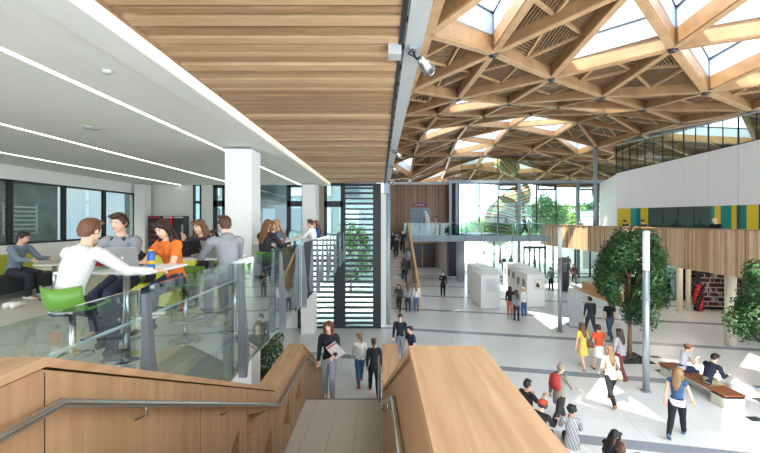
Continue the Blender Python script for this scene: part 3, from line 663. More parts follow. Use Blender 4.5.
# columns and shop under the drum
for (px, Y, rr_) in ((730.5, 15.6, .2), (679.5, 21.3, .16), (688.3, 21.8, .13), (655, 26.5, .16)): struct(MB().cyl(G(px, Y), Y, 0, DZ0 + .12, rr_, 24).build('column', mat('dccfb8', .5, var=.03)))
struct(MB().box(31.6, 32, 5, 36, 0, 4).build('wall_far_right', mat('8b8378', .8)))
struct(MB().beam(V((21.5, 8, 0)), V((25.5, 27, 0)), .2, 3.3).build('wall_shop_back', mat('4a3f3c', .8)))
r = sroot('window_%d' % wi[0], (17.5, 24.5, 0)); wi[0] += 1
b = MB()
for k in range(5): b.box(k * .9 - .04, k * .9 + .04, -.05, .05, 0, 3.25)
b.box(0, 3.6, -.05, .05, 3.1, 3.25).box(0, 3.6, -.05, .05, 0, .1).build('window_frame', DARK, r); MB().box(0, 3.6, -.01, .01, .1, 3.1).build('pane', DGLASS, r)

# ------------------------------------------------------------------ outside the facade
def tree(label, x, y, z0, ztr, c, r, nleaf, lsz, cols, seed, group=None, name='tree', trunk=.1, tcol='6b5a48', pot=None):
    rnd = random.Random(seed); t = thing(name, label, 'tree', (x, y, z0), 0, group)
    b = MB(); tips = []
    zc = c[2] - z0
    b.loft([(0, 0, 0), (.02, 0, ztr * .5), (0, .02, ztr), (0, 0, zc)], [trunk, trunk * .85, trunk * .7, trunk * .4], n=12)
    for i in range(14):
        a = rnd.uniform(0, 2 * math.pi); h = rnd.uniform(-.5, .7); q = V((math.cos(a) * r[0] * .6, math.sin(a) * r[1] * .6, zc + h * r[2])); s_ = V((0, 0, rnd.uniform(ztr * .85, zc)))
        b.loft([s_, s_.lerp(q, .5) + V((0, 0, .05 * r[2])), q], [trunk * .35, trunk * .22, trunk * .1], n=6)
    b.build('trunk', mat(tcol, .8, var=.15), t)
    b = MB()
    cl = []
    for i in range(38):
        d = V((rnd.gauss(0, 1), rnd.gauss(0, 1), rnd.gauss(0, 1))).normalized() * rnd.uniform(.55, .86); cl.append((V((d.x * r[0], d.y * r[1], d.z * r[2])), rnd.uniform(.2, .42)))
    for i in range(nleaf):
        cc, cr = rnd.choice(cl); d = V((rnd.gauss(0, 1), rnd.gauss(0, 1), rnd.gauss(0, 1))).normalized() * rnd.uniform(.5, 1.0) * cr
        p = cc + V((d.x * r[0], d.y * r[1], d.z * r[2])) + V((0, 0, zc))
        n_ = (d.normalized() + V((rnd.uniform(-.6, .6), rnd.uniform(-.6, .6), rnd.uniform(-.2, .8)))).normalized(); u = n_.orthogonal().normalized(); u.rotate(Matrix.Rotation(rnd.uniform(0, 6.28), 3, n_)); v_ = n_.cross(u)
        l = lsz * rnd.uniform(.7, 1.3); k = l * .42
        b.add([p - u * l, p + v_ * k + n_ * k * .2, p + u * l - n_ * l * .25, p - v_ * k + n_ * k * .2], [(0, 1, 2, 3)], rnd.randrange(len(cols)))
    b.build('foliage', [mat(c_, .5, var=.15) for c_ in cols], t)
    return t
GR = ['2f5a24', '3d6b2c', '284c20']
YG = ['7d9a4a', '9bb05e', '5d7f3a']
for i, (px, Y, rx, rz, zc, lb) in enumerate([(500, 46, 2.0, 1.6, 3.0, 'pale green tree outside, low behind the striped sculpture'), (545, 52, 2.6, 3.2, 5.6, 'dense dark green tree outside, behind the walking figure on the bridge'), (566, 56, 2.8, 2.6, 5.2, 'yellow-green tree outside, right of the dark one'),
      (588, 60, 3.0, 2.8, 5.4, 'green tree outside near the white kiosk'), (484, 58, 2.6, 1.8, 3.4, 'distant small tree outside at the left end of the facade'), (530, 64, 4.0, 3.0, 4.6, 'wide distant green tree outside in the middle of the facade')]):
    tree(lb, G(px, Y), Y, 0, max(.4, zc + .9 - rz * .7), (0, 0, zc + .9), (rx * 1.15, rx, rz), 3400, .22, YG if i in (0, 2, 4) else GR, 20 + i, 'trees beyond the facade', trunk=.16)
def hill():
    b = MB(); n = 40
    vs = []
    for i in range(n + 1):
        x = -80 + 200 * i / n; h = 4.6 + 1.1 * math.sin(x * .06 + 1) + .5 * math.sin(x * .19)
        vs += [(x, 120, -.3), (x, 118, h * .7), (x, 135, h)]
    fs = []
    for i in range(n): a = i * 3; fs += [(a, a + 3, a + 4, a + 1), (a + 1, a + 4, a + 5, a + 2)]
    b.add(vs, fs); return struct(b.build('hillside', mat('8ea37c', .9, var=.2, scale=.2)))
hill()
# neighbouring building and shrubs seen through the end windows of the cafe
t = thing('building', 'grey-blue neighbouring building seen through the end windows of the cafe', 'building', (-12, 31, -.02))
MB().box(-10, 11.6, 0, 8, 0, 14).build('wall', mat('66747c', .8, var=.12, scale=.5), t)
for k in range(8):
    for j in range(4): MB().box(-8 + k * 2.4, -6.6 + k * 2.4, -.08, 0, 1.2 + j * 3.2, 3.3 + j * 3.2).build('window', mat('9bb0ba' if (j + k) % 3 else '3c4a52', .2), t)
tree('green shrubby tree outside, seen between the louvre blades at the end of the stair hall', -2.2, 27, 0, .8, (0, 0, 3.0), (1.7, 1.7, 2.2), 2400, .16, GR, 77, None, trunk=.12)
# kiosk and low outside building
t = thing('kiosk', 'white flat-roofed building outside the right end of the facade with a grey door', 'building', (G(600, 42), 42, 3.7))
MB().box(-.6, 4.5, 0, 3, 0, 2.9).build('wall', WPAINT, t); MB().box(-.8, 4.7, -.3, 3.2, 2.9, 3.1).build('roof', mat('6a6f72', .5), t)
d_ = MB().box(.15, 1.15, -.06, 0, 0, 2.3).build('door', mat('aab2b6', .4), t); MB().box(.45, .85, -.08, -.06, .9, 2.0).build('pane', mat('dfe9ec', .2), d_)
struct(MB().box(G(578, 42), 32, 41, 50, -.02, 3.7).build('terrace', mat('d9d6cd', .8)))
struct(MB().box(G(555, 41), 32, 40.9, 41.2, 3.7, 4.5).build('wall_terrace', mat('dedbd3', .8)))
# hanging striped sculptures
SC = ['c7443a', 'f0e6c8', '3f9f8a', 'e9b948', '7fb8c9', 'e88a4a', '5c8f4e', 'efe9dc']
def pod(label, px, py, Y, rx, rz, tilt, axis, sc, seed):
    c = V((G(px, Y), Y, PZ(py, Y))); t = thing('hanging_sculpture', label, 'sculpture', c, 0, 'striped hanging sculptures')
    b = MB(); nu, nv = 24, 18; vs = []; fs = []
    M = Matrix.Rotation(R(tilt), 3, 'Y')
    for j in range(nv + 1):
        for i in range(nu + 1):
            ph = math.pi * (i / nu - .5) * 1.25; th = math.pi * (.04 + .92 * j / nv)
            p = V((rx * math.sin(th) * math.sin(ph), -.8 * rx * math.sin(th) * math.cos(ph), rz * math.cos(th) + .15 * rz * math.sin(ph))); vs.append(M @ p)
    for j in range(nv):
        for i in range(nu): a = j * (nu + 1) + i; fs.append((a, a + 1, a + nu + 2, a + nu + 1))
    b.add(vs, fs, 0, True); o = b.build('striped_shell', stripes(SC, sc, axis, distort=.5), t)
    so_ = o.modifiers.new('s', 'SOLIDIFY'); so_.thickness = .04
    top = V((0, 0, rz)); 
    for dx in (-.3, .3): MB().tube([M @ V((dx, 0, rz * .85)), V((dx, 0, max(rz * .9, roofz(c.x, min(Y, 39.5)) - c.z + .4)))], .015, 6).build('cable', GREY, t)
pod('large leaning oval shell with bands of red, white, green and orange behind the bridge', 502, 215, 37.0, 1.8, 1.7, -18, (.25, 0, 1), .85, 1)
pod('pale green and blue banded shell, upper right of the large red one', 514, 202, 40.6, 1.5, 2.2, 28, (-.35, 0, 1), .8, 2)
pod('small striped shell hanging at the right end of the facade near the grey pole', 603, 192, 37.4, 1.1, 1.3, -35, (.6, 0, 1), 1.2, 3)
pod('orange and green striped shell hanging high behind the upper glazing', 507, 166, 37.0, 1.3, .9, 40, (.8, 0, .8), 1.3, 4)

# ------------------------------------------------------------------ atrium objects
# far stairs
XL, XR = .72, 2.36
b = MB(); n = 24; y0, y1 = 22.3, 31.0; rh = BZ / n; td = (y1 - y0) / n
for k in range(n - 1): b.box(XL, XR, y0 + k * td, y0 + (k + 1) * td + .02, max(0, (k + 1) * rh - .5), (k + 1) * rh)
struct(b.build('staircase', mat('bdb9b0', .6)))
for nm, xx in (('wall_far_stair_left', XL - .16), ('wall_far_stair_right', XR)):
    pr = [(y0 - .25, 0, 0), (y0 - .25, 1.15, 0), (y1, BZ + 1.12, 0), (y1, BZ - .5, 0), (y0 + 1.0, 0, 0)]
    b = MB().add([(xx, p[0], p[1]) for p in pr] + [(xx + .16, p[0], p[1]) for p in pr], [(0, 1, 2, 3, 4)[::-1], (5, 6, 7, 8, 9), (0, 1, 6, 5), (1, 2, 7, 6), (2, 3, 8, 7), (3, 4, 9, 8), (4, 0, 5, 9)])
    o = struct(b.build(nm, wood('c49a6c', 'd8b285', (3, 3, 3), 1)))
# display boards
def board(lab, x, y, wd, dp, pic):
    t = thing('display_block', lab, 'display', (x, y, 0), 0, 'white exhibition blocks')
    MB().box(0, wd, 0, dp, .03, 2.08).build('body', WPAINT, t, bevel=.01); MB().box(.04, wd - .04, .04, dp - .04, 0, .04).build('plinth', mat('9a9c9e'), t)
    if pic == 'print':
        f = MB().box(wd * .42, wd * .86, -.03, 0, 1.15, 1.75).build('picture_frame', mat('c7b58c', .5), t); MB().box(wd * .42 + .03, wd * .86 - .03, -.034, -.03, 1.18, 1.72).build('mount', mat('efeee8', .8), f)
        m2 = MB(); m2.prism([(0, 0), (.1, .03), (.22, -.02), (.26, .1), (.18, .2), (.08, .3), (.02, .2)], 0, .004); m2.v = [(wd * .42 + .08 + q[0] * .9, -.036 - q[2], 1.25 + q[1] * 1.1) for q in m2.v]; m2.build('print', mat('2a2f38', .8), f)
    elif pic == 'panel':
        f = MB().box(wd * .25, wd * .85, -.02, 0, 1.05, 1.85).build('text_panel', mat('e2e2e0', .5), t)
        b = MB()
        for k in range(11): b.box(wd * .3, wd * (.6 + .2 * ((k * 37) % 3) / 2), -.025, -.02, 1.12 + k * .06, 1.135 + k * .06)
        b.build('text_lines', mat('a9abad', .6), f)
    for k, yy in enumerate([.25 * dp, .7 * dp] if x > 8.2 else []):
        f = MB().box(-.03, 0, yy - .2, yy + .2, 1.2, 1.7).build('picture_frame', mat('a89a80', .5), t); MB().box(-.034, -.03, yy - .13, yy + .13, 1.27, 1.63).build('print', mat('7c8087', .7), f)
board('white exhibition block with grey text panel, nearest of the left-hand row', G(481, 22.1), 22.1, 1.15, 2.4, 'panel')
board('white exhibition block in the middle of the left-hand row', G(480, 24.9), 24.8, 1.25, 1.4, None)
board('white exhibition block farthest back in the left-hand row', G(472, 26.8), 26.8, 1.6, 1.5, None)
board('white exhibition block with framed dark print, nearest of the right-hand row', G(527, 22.5), 22.5, 1.12, 2.0, 'print')
board('white exhibition block second in the right-hand row', G(521, 24.9), 24.9, 1.3, 2.0, None)
board('white exhibition block farthest back in the right-hand row', G(511, 27.3), 27.3, 1.3, 1.7, None)
# totem
t = thing('sign_totem', 'tall dark grey sign totem standing before the entrance doors', 'totem', (G(565, 27.6), 27.6, 0))
MB().box(-.27, .27, -.1, .1, .05, 2.62).build('body', mat('3c3f42', .5), t, bevel=.01); MB().box(-.32, .32, -.15, .15, 0, .05).build('base', GREY, t)
b = MB()
for k in range(6): b.box(-.2, .05 + .03 * (k % 3), -.106, -.1, 1.5 + k * .13, 1.54 + k * .13)
b.build('lettering', mat('a9adb0', .6), t)
# light masts
for (px, Y, zt, zm, r_, lb) in ((559.8, 17.6, 5.1, 3.6, .10, 'tall grey steel light mast with white top, farther one by the exhibition'), (646, 11.4, 5.08, 3.82, .095, 'tall grey steel light mast with white top, standing before the tree')):
    t = thing('light_mast', lb, 'post', (G(px, Y), Y, 0), 0, 'light masts')
    MB().cyl(0, 0, 0, zm, r_, 28).build('pole', mat('a4abb0', .3, .5, .03), t); MB().cyl(0, 0, zm + .02, zt, r_ * 1.0, 28).build('luminous_head', mat('e9ebec', .4, var=.01), t)
    MB().cyl(0, 0, 2.9, 2.96, r_ + .012, 28).build('collar', GREY, t); MB().cyl(0, 0, 0, .02, r_ + .06, 28).build('base_plate', GREY, t)
# indoor trees
INT = ['2c4f26', '385f2e', '203e1c', '426a33']
def indoor(lb, x, y, zc, rx, rz, n, sd_):
    t = tree(lb, x, y, 0, zc - rz * .75, (0, 0, zc), (rx, rx, rz), n, .07, INT, sd_, 'indoor trees', 'indoor_tree', .085, '8a6a4a')
    MB().box(-.6, .6, -.6, .6, 0, .012).build('planting_pit', mat('3b3833', .9, var=.2), t)
    b = MB(); rnd = random.Random(4)
    for k in range(60):
        a = rnd.uniform(0, 6.28); q = rnd.uniform(.05, .5); b.ell((q * math.cos(a), q * math.sin(a), .03), (.05, .04, .03), nu=6, nv=4)
    b.build('pebbles', mat('55524c', .9), t)
indoor('broad leafy green indoor tree growing beside the grey mast', G(629.5, 14.2), 14.2, 3.35, 1.32, 1.95, 22000, 31)
indoor('leafy green indoor tree cut off by the right edge of the photo', 11.9, 10.4, 2.75, 1.4, 1.65, 16000, 32)
# slatted bench
t = thing('bench', 'long timber-slatted bench on a pale solid base with two people sitting on it', 'bench', (10.15, 11.5, 0))
MB().box(-.28, .30, -1.2, -.75, 0, .37).box(-.28, .30, .75, 1.2, 0, .37).box(.1, .3, -.8, .8, .0, .37).box(-.28, .3, -1.2, 1.2, .30, .37).build('base', mat('cfcab9', .6, var=.03), t, bevel=.008)
for k in range(7): MB().box(-.31 + k * .092, -.235 + k * .092, -1.23, 1.23, .375, .41).build('slat', wood('8a4f30', 'a5663f', (12, 1, 12), 1.2), t)
# timber seating steps by the tree and drum
t = thing('seating_steps', 'stepped oak seating with a white edge beyond the indoor tree', 'seating', (12.3, 21.4, 0))
t.location = (0, 0, 0)
MB().prism([(13.75, 20.6), (14.55, 20.4), (14.95, 26.6), (14.15, 26.8)], 0, .42).prism([(14.5, 21.6), (15.3, 21.4), (15.7, 26.4), (14.9, 26.6)], 0, .95).build('timber_steps', wood('b58c60', 'cfa67a', (6, 6, 6), 1), t)
MB().prism([(13.6, 20.5), (13.75, 20.6), (14.15, 26.8), (14.0, 26.8)], 0, .46).prism([(13.6, 20.5), (14.6, 20.25), (14.6, 20.4), (13.75, 20.6)], 0, .46).build('white_edge', WPAINT, t)
t = thing('information_board', 'grey slanted information board leaning by the oak seating', 'sign', (G(577, 18.3), 18.3, 0), -8)
b = MB(); M = Matrix.Rotation(R(-14), 4, 'X'); b.cbox((0, 0, .80), (.68, .06, 1.58), M=M); b.build('panel', mat('bfc3c6', .4), t); MB().box(-.34, .34, -.1, .55, 0, .04).build('foot', GREY, t); MB().beam((0, .5, 0.02), (0, .26, .9), .05, .04).build('strut', GREY, t)
# white low seating ledge lower right of the parapet
struct(MB().prism([(2.9, 10.2), (3.9, 9.9), (4.75, 8.2), (5.0, 6.4), (5.0, 5), (2.9, 5)], 0, .22).build('plinth', mat('e3e2dd', .5, var=.02)))
# floor grilles
for (px, py, lb) in ((754, 419, 'small floor grille near the bottom right by the bench'), (661, 371, 'small floor grille left of the bench'), (655, 357, 'small dark floor grille farthest from the camera')):
    Y = 360 * EYE / (py - 221); t = thing('floor_grille', lb, 'grille', (G(px, Y), Y, .0), 0, 'floor grilles')
    b = MB()
    for k in range(8): b.box(-.16 + k * .045, -.14 + k * .045, -.1, .1, .001, .008)
    b.box(-.17, .2, -.11, -.1, .001, .009).box(-.17, .2, .1, .11, .001, .009).build('bars', mat('6f7173', .4, .5), t); MB().box(-.165, .195, -.1, .1, .0005, .002).build('tray', BLACK, t)
# balloon columns, red and black
def balloons(lb, px, py, hh):
    Y = 360 * EYE / (py - 221); t = thing('balloon_column', lb, 'balloons', (G(px, Y), Y, 0), 0, 'balloon columns')
    MB().cyl(0, 0, 0, .03, .16).build('base', BLACK, t); MB().cyl(0, 0, .03, hh, .02, 8).build('pole', GREY, t)
    n = int(hh / .19)
    for k in range(n):
        for j in range(4):
            a = j * math.pi / 2 + k * .35; MB().ell((.14 * math.cos(a), .14 * math.sin(a), .15 + k * .19), (.135, .135, .14), nu=12, nv=8).build('balloon', mat('c22436', .25) if (j % 2) else mat('1b1718', .25), t)
balloons('twisted column of red and black balloons in front of the book shelves', 698.5, 311, 1.55); balloons('farther column of red and black balloons by the shop glazing', 666, 298, 1.45)
# book shelves
def shelf(lb, x, y, rz, wd, n):
    t = thing('book_shelf', lb, 'shelf', (x, y, 0), rz, 'shop book shelves'); rnd = random.Random(int(x * 10))
    b = MB().box(-wd / 2, -wd / 2 + .04, 0, .4, 0, 2.3).box(wd / 2 - .04, wd / 2, 0, .4, 0, 2.3).box(-wd / 2, wd / 2, .37, .4, 0, 2.3)
    b.build('frame', mat('2a2626', .5), t)
    for k in range(n):
        MB().box(-wd / 2 + .04, wd / 2 - .04, -.02, .37, .2 + k * 2.0 / n, .235 + k * 2.0 / n).build('shelf_board', mat('d8d4cf', .5), t)
        b = MB(); x_ = -wd / 2 + .06
        while x_ < wd / 2 - .1:
            q = rnd.uniform(.04, .09); b.box(x_, x_ + q - .008, .05, .25, .236 + k * 2.0 / n, .236 + k * 2.0 / n + rnd.uniform(.15, .26), rnd.randrange(5)); x_ += q
        o = b.build('stock', [mat(c_, .6) for c_ in ('7c2430', '3b2b2e', 'b5aca4', '56383a', '222226')], t); o['kind'] = 'stuff'
shelf('dark shop shelf of books and goods behind the balloon column', 20.6, 21.8, -10, 2.2, 7); shelf('dark shop shelf right of the pale round column', 20.2, 18.4, -15, 2.4, 7)
shelf('dark shop shelf at the far right edge behind the tree', 19.4, 15.6, -60, 2.6, 7); shelf('dark shop shelf farthest back in the shop', 22.4, 25.4, 0, 2.4, 7)
for i, (x, y, lb) in enumerate(((18.2, 19.5, 'nearer the camera'), (19.0, 23.5, 'farther from the camera'))):
    tag(MB().box(-1.6, 1.6, -.08, .08, -.03, .06).build('strip_light', mat('fff3df', emit=16), loc=(x, y, DZ0 + .06)), 'long ceiling light in the shop under the gallery, ' + lb, 'light', 'shop ceiling lights')
# pushchair by the exhibition
t = thing('pushchair', 'red pushchair parked between the white exhibition blocks', 'pushchair', (G(497.5, 27.5), 28.5, 0), 20)
MB().loft([(0, -.3, .45), (0, 0, .4), (0, .28, .75), (0, .25, 1.0)], [(.2, .06), (.22, .09), (.22, .08), (.18, .05)]).build('seat', mat('b3262a', .7), t)
MB().loft([(0, .3, .75), (0, .15, 1.1), (0, -.12, 1.12)], [(.24, .03), (.25, .03), (.22, .02)]).build('hood', mat('c42d30', .7), t)
MB().tube([(-.2, -.3, .1), (-.2, .1, .4), (-.2, .5, 1.0), (.2, .5, 1.0), (.2, .1, .4), (.2, -.3, .1)], .014).build('frame', BLACK, t)
for (a, c) in ((-.2, -.32), (.2, -.32), (-.22, .3), (.22, .3)): MB().loft([(a - .02, c, .11), (a + .02, c, .11)], [.11, .11], side=(0, 1, 0), n=16).build('wheel', BLACK, t)
# planter under the cafe
t = thing('potted_plant', 'green bushy plant in a dark planter below the cafe, behind the left stair wall', 'plant', (-3.35, 10.9, 0))
MB().box(-.35, .35, -.35, .35, 0, .8).build('planter', mat('5b3f2b', .6), t)
b = MB(); rnd = random.Random(9)
for k in range(1400):
    a = rnd.uniform(0, 6.28); q = .42 * math.sqrt(rnd.random()); z = rnd.uniform(.8, 2.0); p = V((q * math.cos(a), q * math.sin(a), z)); u = V((rnd.gauss(0, 1), rnd.gauss(0, 1), rnd.gauss(0, .6))).normalized(); v_ = u.cross(V((.3, .2, 1))).normalized()
    b.add([p - u * .07, p + v_ * .025, p + u * .07, p - v_ * .025], [(0, 1, 2, 3)], rnd.randrange(3))
b.build('foliage', [mat(c_) for c_ in GR], t)

# ------------------------------------------------------------------ cafe furniture
def vending(lb, pa, pb, mcol, glow):
    Y = 17.9; x0, x1 = G(pa, Y), G(pb, Y); t = thing('vending_machine', lb, 'vending machine', ((x0 + x1) / 2, Y - .1, F1), 0, 'vending machines'); L = (x1 - x0) / 2
    MB().box(-L, L, -.3, .2, .05, 1.83).build('cabinet', mat(mcol, .4), t, bevel=.01)
    MB().box(-L + .05, L * .45, -.32, -.3, .55, 1.7).build('glass_front', mat(glow, .2), t)
    if glow == '3b2b2b':
        b = MB()
        for k in range(4):
            for j in range(4): b.box(-L + .09 + j * .1, -L + .14 + j * .1, -.335, -.32, .6 + k * .26, .70 + k * .26, (j + k) % 2)
        b.build('product', [mat('a3302a', .5), mat('8d4a42', .5)], t)
    MB().box(-L + .02, L - .02, -.32, -.3, 1.72, 1.8).build('top_panel', mat('c9c9c9' if glow != '3b2b2b' else '9a2a26', .4), t)
    MB().box(L * .6, L * .9, -.315, -.3, 1.0, 1.4).build('control_panel', mat('9fa3a6', .4), t); MB().box(-L + .1, L * .4, -.32, -.3, .2, .42).build('hatch', BLACK, t); MB().box(-L, L, -.28, .18, 0, .05).build('base', BLACK, t)
vending('dark vending machine with red and white products, left of the three', 153.5, 165.5, '231f20', '3b2b2b'); vending('bright red vending machine, middle of the three', 168, 177, 'b9231f', '6b1c1a'); vending('black vending machine, right of the three by the window', 178, 188, '1b1b1e', '2c2f33')
def bar_stool(lb, x, y, rz, col, h=.74, grp='bar stools'):
    t = thing('bar_stool', lb, 'stool', (x, y, F1), rz, grp)
    # shell seat with a low back (opens towards +Y local)
    b = MB(); vs = []; fs = []; n = 14
    prof = [(.20, h + .0), (.215, h + .02), (.19, h - .005), (-.05, h - .02), (-.16, h + .0), (-.20, h + .08), (-.225, h + .22)]
    for (yy, zz) in prof:
        wv = .21 if yy > -.1 else .2
        for k in range(n + 1):
            u = k / n * 2 - 1; vs.append((u * wv, yy + (0 if yy > -.15 else .10 * u * u), zz + .02 * u * u))
    for j in range(len(prof) - 1):
        for k in range(n): a = j * (n + 1) + k; fs.append((a, a + 1, a + n + 2, a + n + 1))
    b.add(vs, fs, 0, True); o = b.build('seat', mat(col, .35, var=.03), t); q = o.modifiers.new('s', 'SOLIDIFY'); q.thickness = .022; q.offset = -1
    MB().cyl(0, 0, .02, h - .03, .028, 16).build('column', SSTEEL, t); MB().cyl(0, 0, 0, .02, .2, 28).build('base', SSTEEL, t)
    MB().tube([(.14 * math.cos(k * .5236) , .14 * math.sin(k * .5236) + 0.04, .28) for k in range(13)], .01).tube([(0, 0, .28), (0, .18, .28)], .01).build('footrest', SSTEEL, t)
    return t
def table(lb, x, y, rz, wx, wy, h, col='e9e9e6', round_=False, cat='table'):
    t = thing('cafe_table', lb, cat, (x, y, F1), rz, 'cafe tables')
    b = MB()
    if round_: b.cyl(0, 0, h - .025, h, wx / 2, 36)
    else: b.box(-wx / 2, wx / 2, -wy / 2, wy / 2, h - .028, h)
    b.build('tabletop', mat(col, .35, var=.02), t, bevel=.006)
    n = 1 if wy < 1.5 else 2
    for k in range(n):
        yy = 0 if n == 1 else (k - .5) * wy * .6
        MB().cyl(0, yy, .02, h - .03, .035, 16).build('leg', SSTEEL, t); MB().cyl(0, yy, 0, .02, .24, 28).build('base', SSTEEL, t)
    return t
TH = 1.05
TZ = F1 + TH
bar_stool('lime green bar stool under the man in the white top', -2.95, 3.45, 0, '5f9130')
bar_stool('lime green bar stool with back to the glass, under the woman in orange', -2.55, 4.72, 160, '557f2b')
bar_stool('green bar stool under the student with headphones', -3.42, 4.85, 180, '5a8a2e')
table('white bar-height table with laptop and blue bottle, nearest the camera', -2.9, 4.12, 0, 1.0, .75, TH)
table('white bar-height table with black and silver laptops, beside the near white column', -2.55, 5.45, 0, .8, .7, TH)
table('long white bar-height table at the far end of the balustrade, beyond the white column', -2.72, 10.4, 0, .6, 3.6, TH)
bar_stool('yellow bar stool under the woman behind the black laptop', -2.88, 5.96, 190, 'c9c23a'); bar_stool('green bar stool under the man in the grey hoodie', -2.1, 5.2, 60, '557f2b')
bar_stool('green bar stool under the woman in black by the glass', -2.3, 7.35, 0, '5f9130'); bar_stool('yellow bar stool under the blond woman at the long table', -2.42, 8.75, 110, 'c9c23a')
bar_stool('green bar stool under the person in white at the long table', -2.12, 11.45, 80, '5f9130'); bar_stool('pale bar stool under the person at the far end of the long table', -2.2, 12.7, 120, 'd7d8c8')
table('small round pale table before the person on the left sofa', -6.65, 7.35, 0, .66, .66, .72, 'cfc9b8', True)
t = thing('cafe_table', 'small round pale table at the left edge, beyond the first', 'table', (-6.3, 8.6, F1), 0, 'cafe tables'); MB().cyl(0, 0, .695, .72, .3, 32).build('tabletop', mat('cfc9b8', .4), t); MB().cyl(0, 0, .02, .7, .03).build('leg', SSTEEL, t); MB().cyl(0, 0, 0, .02, .22, 24).build('base', SSTEEL, t)
def sofa(lb, x, y, rz, wd, c1, c2):
    t = thing('sofa', lb, 'sofa', (x, y, F1), rz, 'cafe sofas')
    MB().box(-wd / 2, wd / 2, -.35, .35, .12, .43).build('seat', mat(c1, .8), t, bevel=.03); MB().box(-wd / 2, wd / 2, -.5, -.33, .12, .85).build('backrest', mat(c2, .8), t, bevel=.03)
    for a in (-1, 1):
        for c in (-.4, .28): MB().cyl(a * (wd / 2 - .08), c, 0, .13, .02, 10).build('leg', SSTEEL, t)
sofa('dark grey sofa with a yellow-green back at the left edge of the cafe', -7.75, 7.45, -90, 1.9, '2c2f33', 'b3b53a'); sofa('lime sofa farther back along the windows', -8.9, 12.2, -90, 2.2, '8f9a35', 'b3b53a')
sofa('yellow-green sofa behind the woman in orange', -4.9, 8.1, 20, 1.6, 'c0bb34', 'c9c440'); sofa('yellow sofa unit by the vending machines', -6.9, 13.8, 0, 2.2, 'c6bf38', 'bcb52e')
for i, (x, y, lb) in enumerate(((-4.0, 6.75, 'yellow cube pouf behind the laptops'), (-3.4, 7.6, 'yellow cube pouf between the two near tables'), (-5.9, 10.4, 'yellow cube pouf in the middle of the cafe floor'))):
    t = thing('pouf', lb, 'pouf', (x, y, F1), 12 * i, 'yellow poufs'); MB().box(-.28, .28, -.28, .28, .03, .46).build('cushion', mat('cdc53a', .8), t, bevel=.04); MB().box(-.22, .22, -.22, .22, 0, .04).build('base', BLACK, t)
def chair(lb, x, y, rz):
    t = thing('chair', lb, 'chair', (x, y, F1), rz, 'black cafe chairs')
    MB().box(-.21, .21, -.2, .22, .43, .47).build('seat', BLACK, t, bevel=.01); MB().loft([(0, -.2, .5), (0, -.24, .7), (0, -.27, .85)], [(.2, .02), (.21, .02), (.19, .015)]).build('backrest', BLACK, t)
    for a in (-.18, .18):
        for c in (-.18, .19): MB().tube([(a, c, .44), (a * 1.15, c * 1.15, 0)], .012).build('leg', SSTEEL, t)
for (x, y, rz, lb) in ((-4.35, 10.2, 90, 'black chair by a table in the middle of the cafe'), (-5.0, 11.6, 200, 'black chair near the yellow sofa'), (-7.4, 10.6, 30, 'black chair near the left windows')): chair(lb, x, y, rz)
table('white low table in the middle of the cafe floor', -5.2, 10.8, 0, .8, .8, .73); table('white low table near the vending machines', -7.8, 14.9, 0, 1.2, .8, .73)
# things on the tables
def laptop(lb, x, y, rz, col, lid, logo=True, open_=105, z=TZ):
    t = thing('laptop', lb, 'laptop', (x, y, z), rz, 'laptops'); m = mat(col, .35, .5 if col > '8' else .1, .03)
    MB().box(-.165, .165, -.115, .115, .0, .018).build('base', m, t, bevel=.004); b = MB()
    for k in range(5): b.box(-.14, .14, -.02 + k * .024, -.002 + k * .024, .018, .020)
    b.build('keyboard', BLACK, t)
    # the lid hinges on the local -Y edge, the sitter is at +Y
    M = Matrix.Translation((0, -.115, .018)) @ Matrix.Rotation(R(open_ - 90), 4, 'X')
    l_ = MB().cbox((0, 0, .115), (.33, .008, .23), M=M).build('lid', m, t, bevel=.003)
    MB().cbox((0, .0055, .118), (.30, .002, .2), M=M).build('screen', mat('b9c6d3', .3), l_)
    if logo: b = MB(); b.ell((0, -.006, .105), (.016, .002, .018), nu=14, nv=8).ell((.008, -.006, .13), (.004, .002, .008), M=Matrix.Rotation(R(30), 3, 'Y')); b.v = [tuple(M @ V(q)) for q in b.v]; b.build('logo', mat('f4f6f8', .3), l_)
laptop('open silver laptop on the near table with its lid towards the camera', -2.88, 4.15, 5, 'b9bbbd', 1)
laptop('open dark red laptop behind the silver one on the near table', -3.2, 4.33, 12, '8e1f2a', 1, False, 115)
laptop('open black laptop on the second table', -2.86, 5.42, 10, '222326', 1, False)
laptop('open silver laptop on the second table in front of the hooded man', -2.42, 5.36, -35, 'b9bbbd', 1)
t = thing('water_bottle', 'blue sports bottle with red cap standing on the near table', 'bottle', (-2.5, 3.93, TZ)); MB().loft([(0, 0, 0), (0, 0, .02), (0, 0, .12), (0, 0, .15), (0, 0, .2)], [.036, .038, .038, .034, .037], n=20).build('body', mat('1f66b5', .35), t)
MB().cyl(0, 0, .2, .225, .03, 20).build('cap', mat('d8a21f', .4), t); MB().cyl(0, 0, .225, .25, .022, 16, r2=.014).build('spout', mat('c7302b', .4), t); MB().cyl(0, 0, .06, .1, .0388, 20).build('band', mat('d9b230', .4), t)
def paper(lb, x, y, rz, wd=.21, h=.3, th=.004, col='f2f1ec', z=TZ, name='paper_sheet', cat='paper'):
    return tag(MB().box(-wd / 2, wd / 2, -h / 2, h / 2, .001, th).build(name, mat(col, .7, var=.02), loc=(x, y, z)), lb, cat)
paper('white sheet of paper lying beside the blue bottle', -2.52, 4.25, 10).rotation_euler[2] = R(20)
paper('green notebook under the hand of the man in white', -3.1, 3.93, 0, .2, .26, .012, '6fa58a', name='notebook', cat='notebook').rotation_euler[2] = R(-25)
paper('white open notes on the second table', -2.3, 5.62, 0).rotation_euler[2] = R(40)
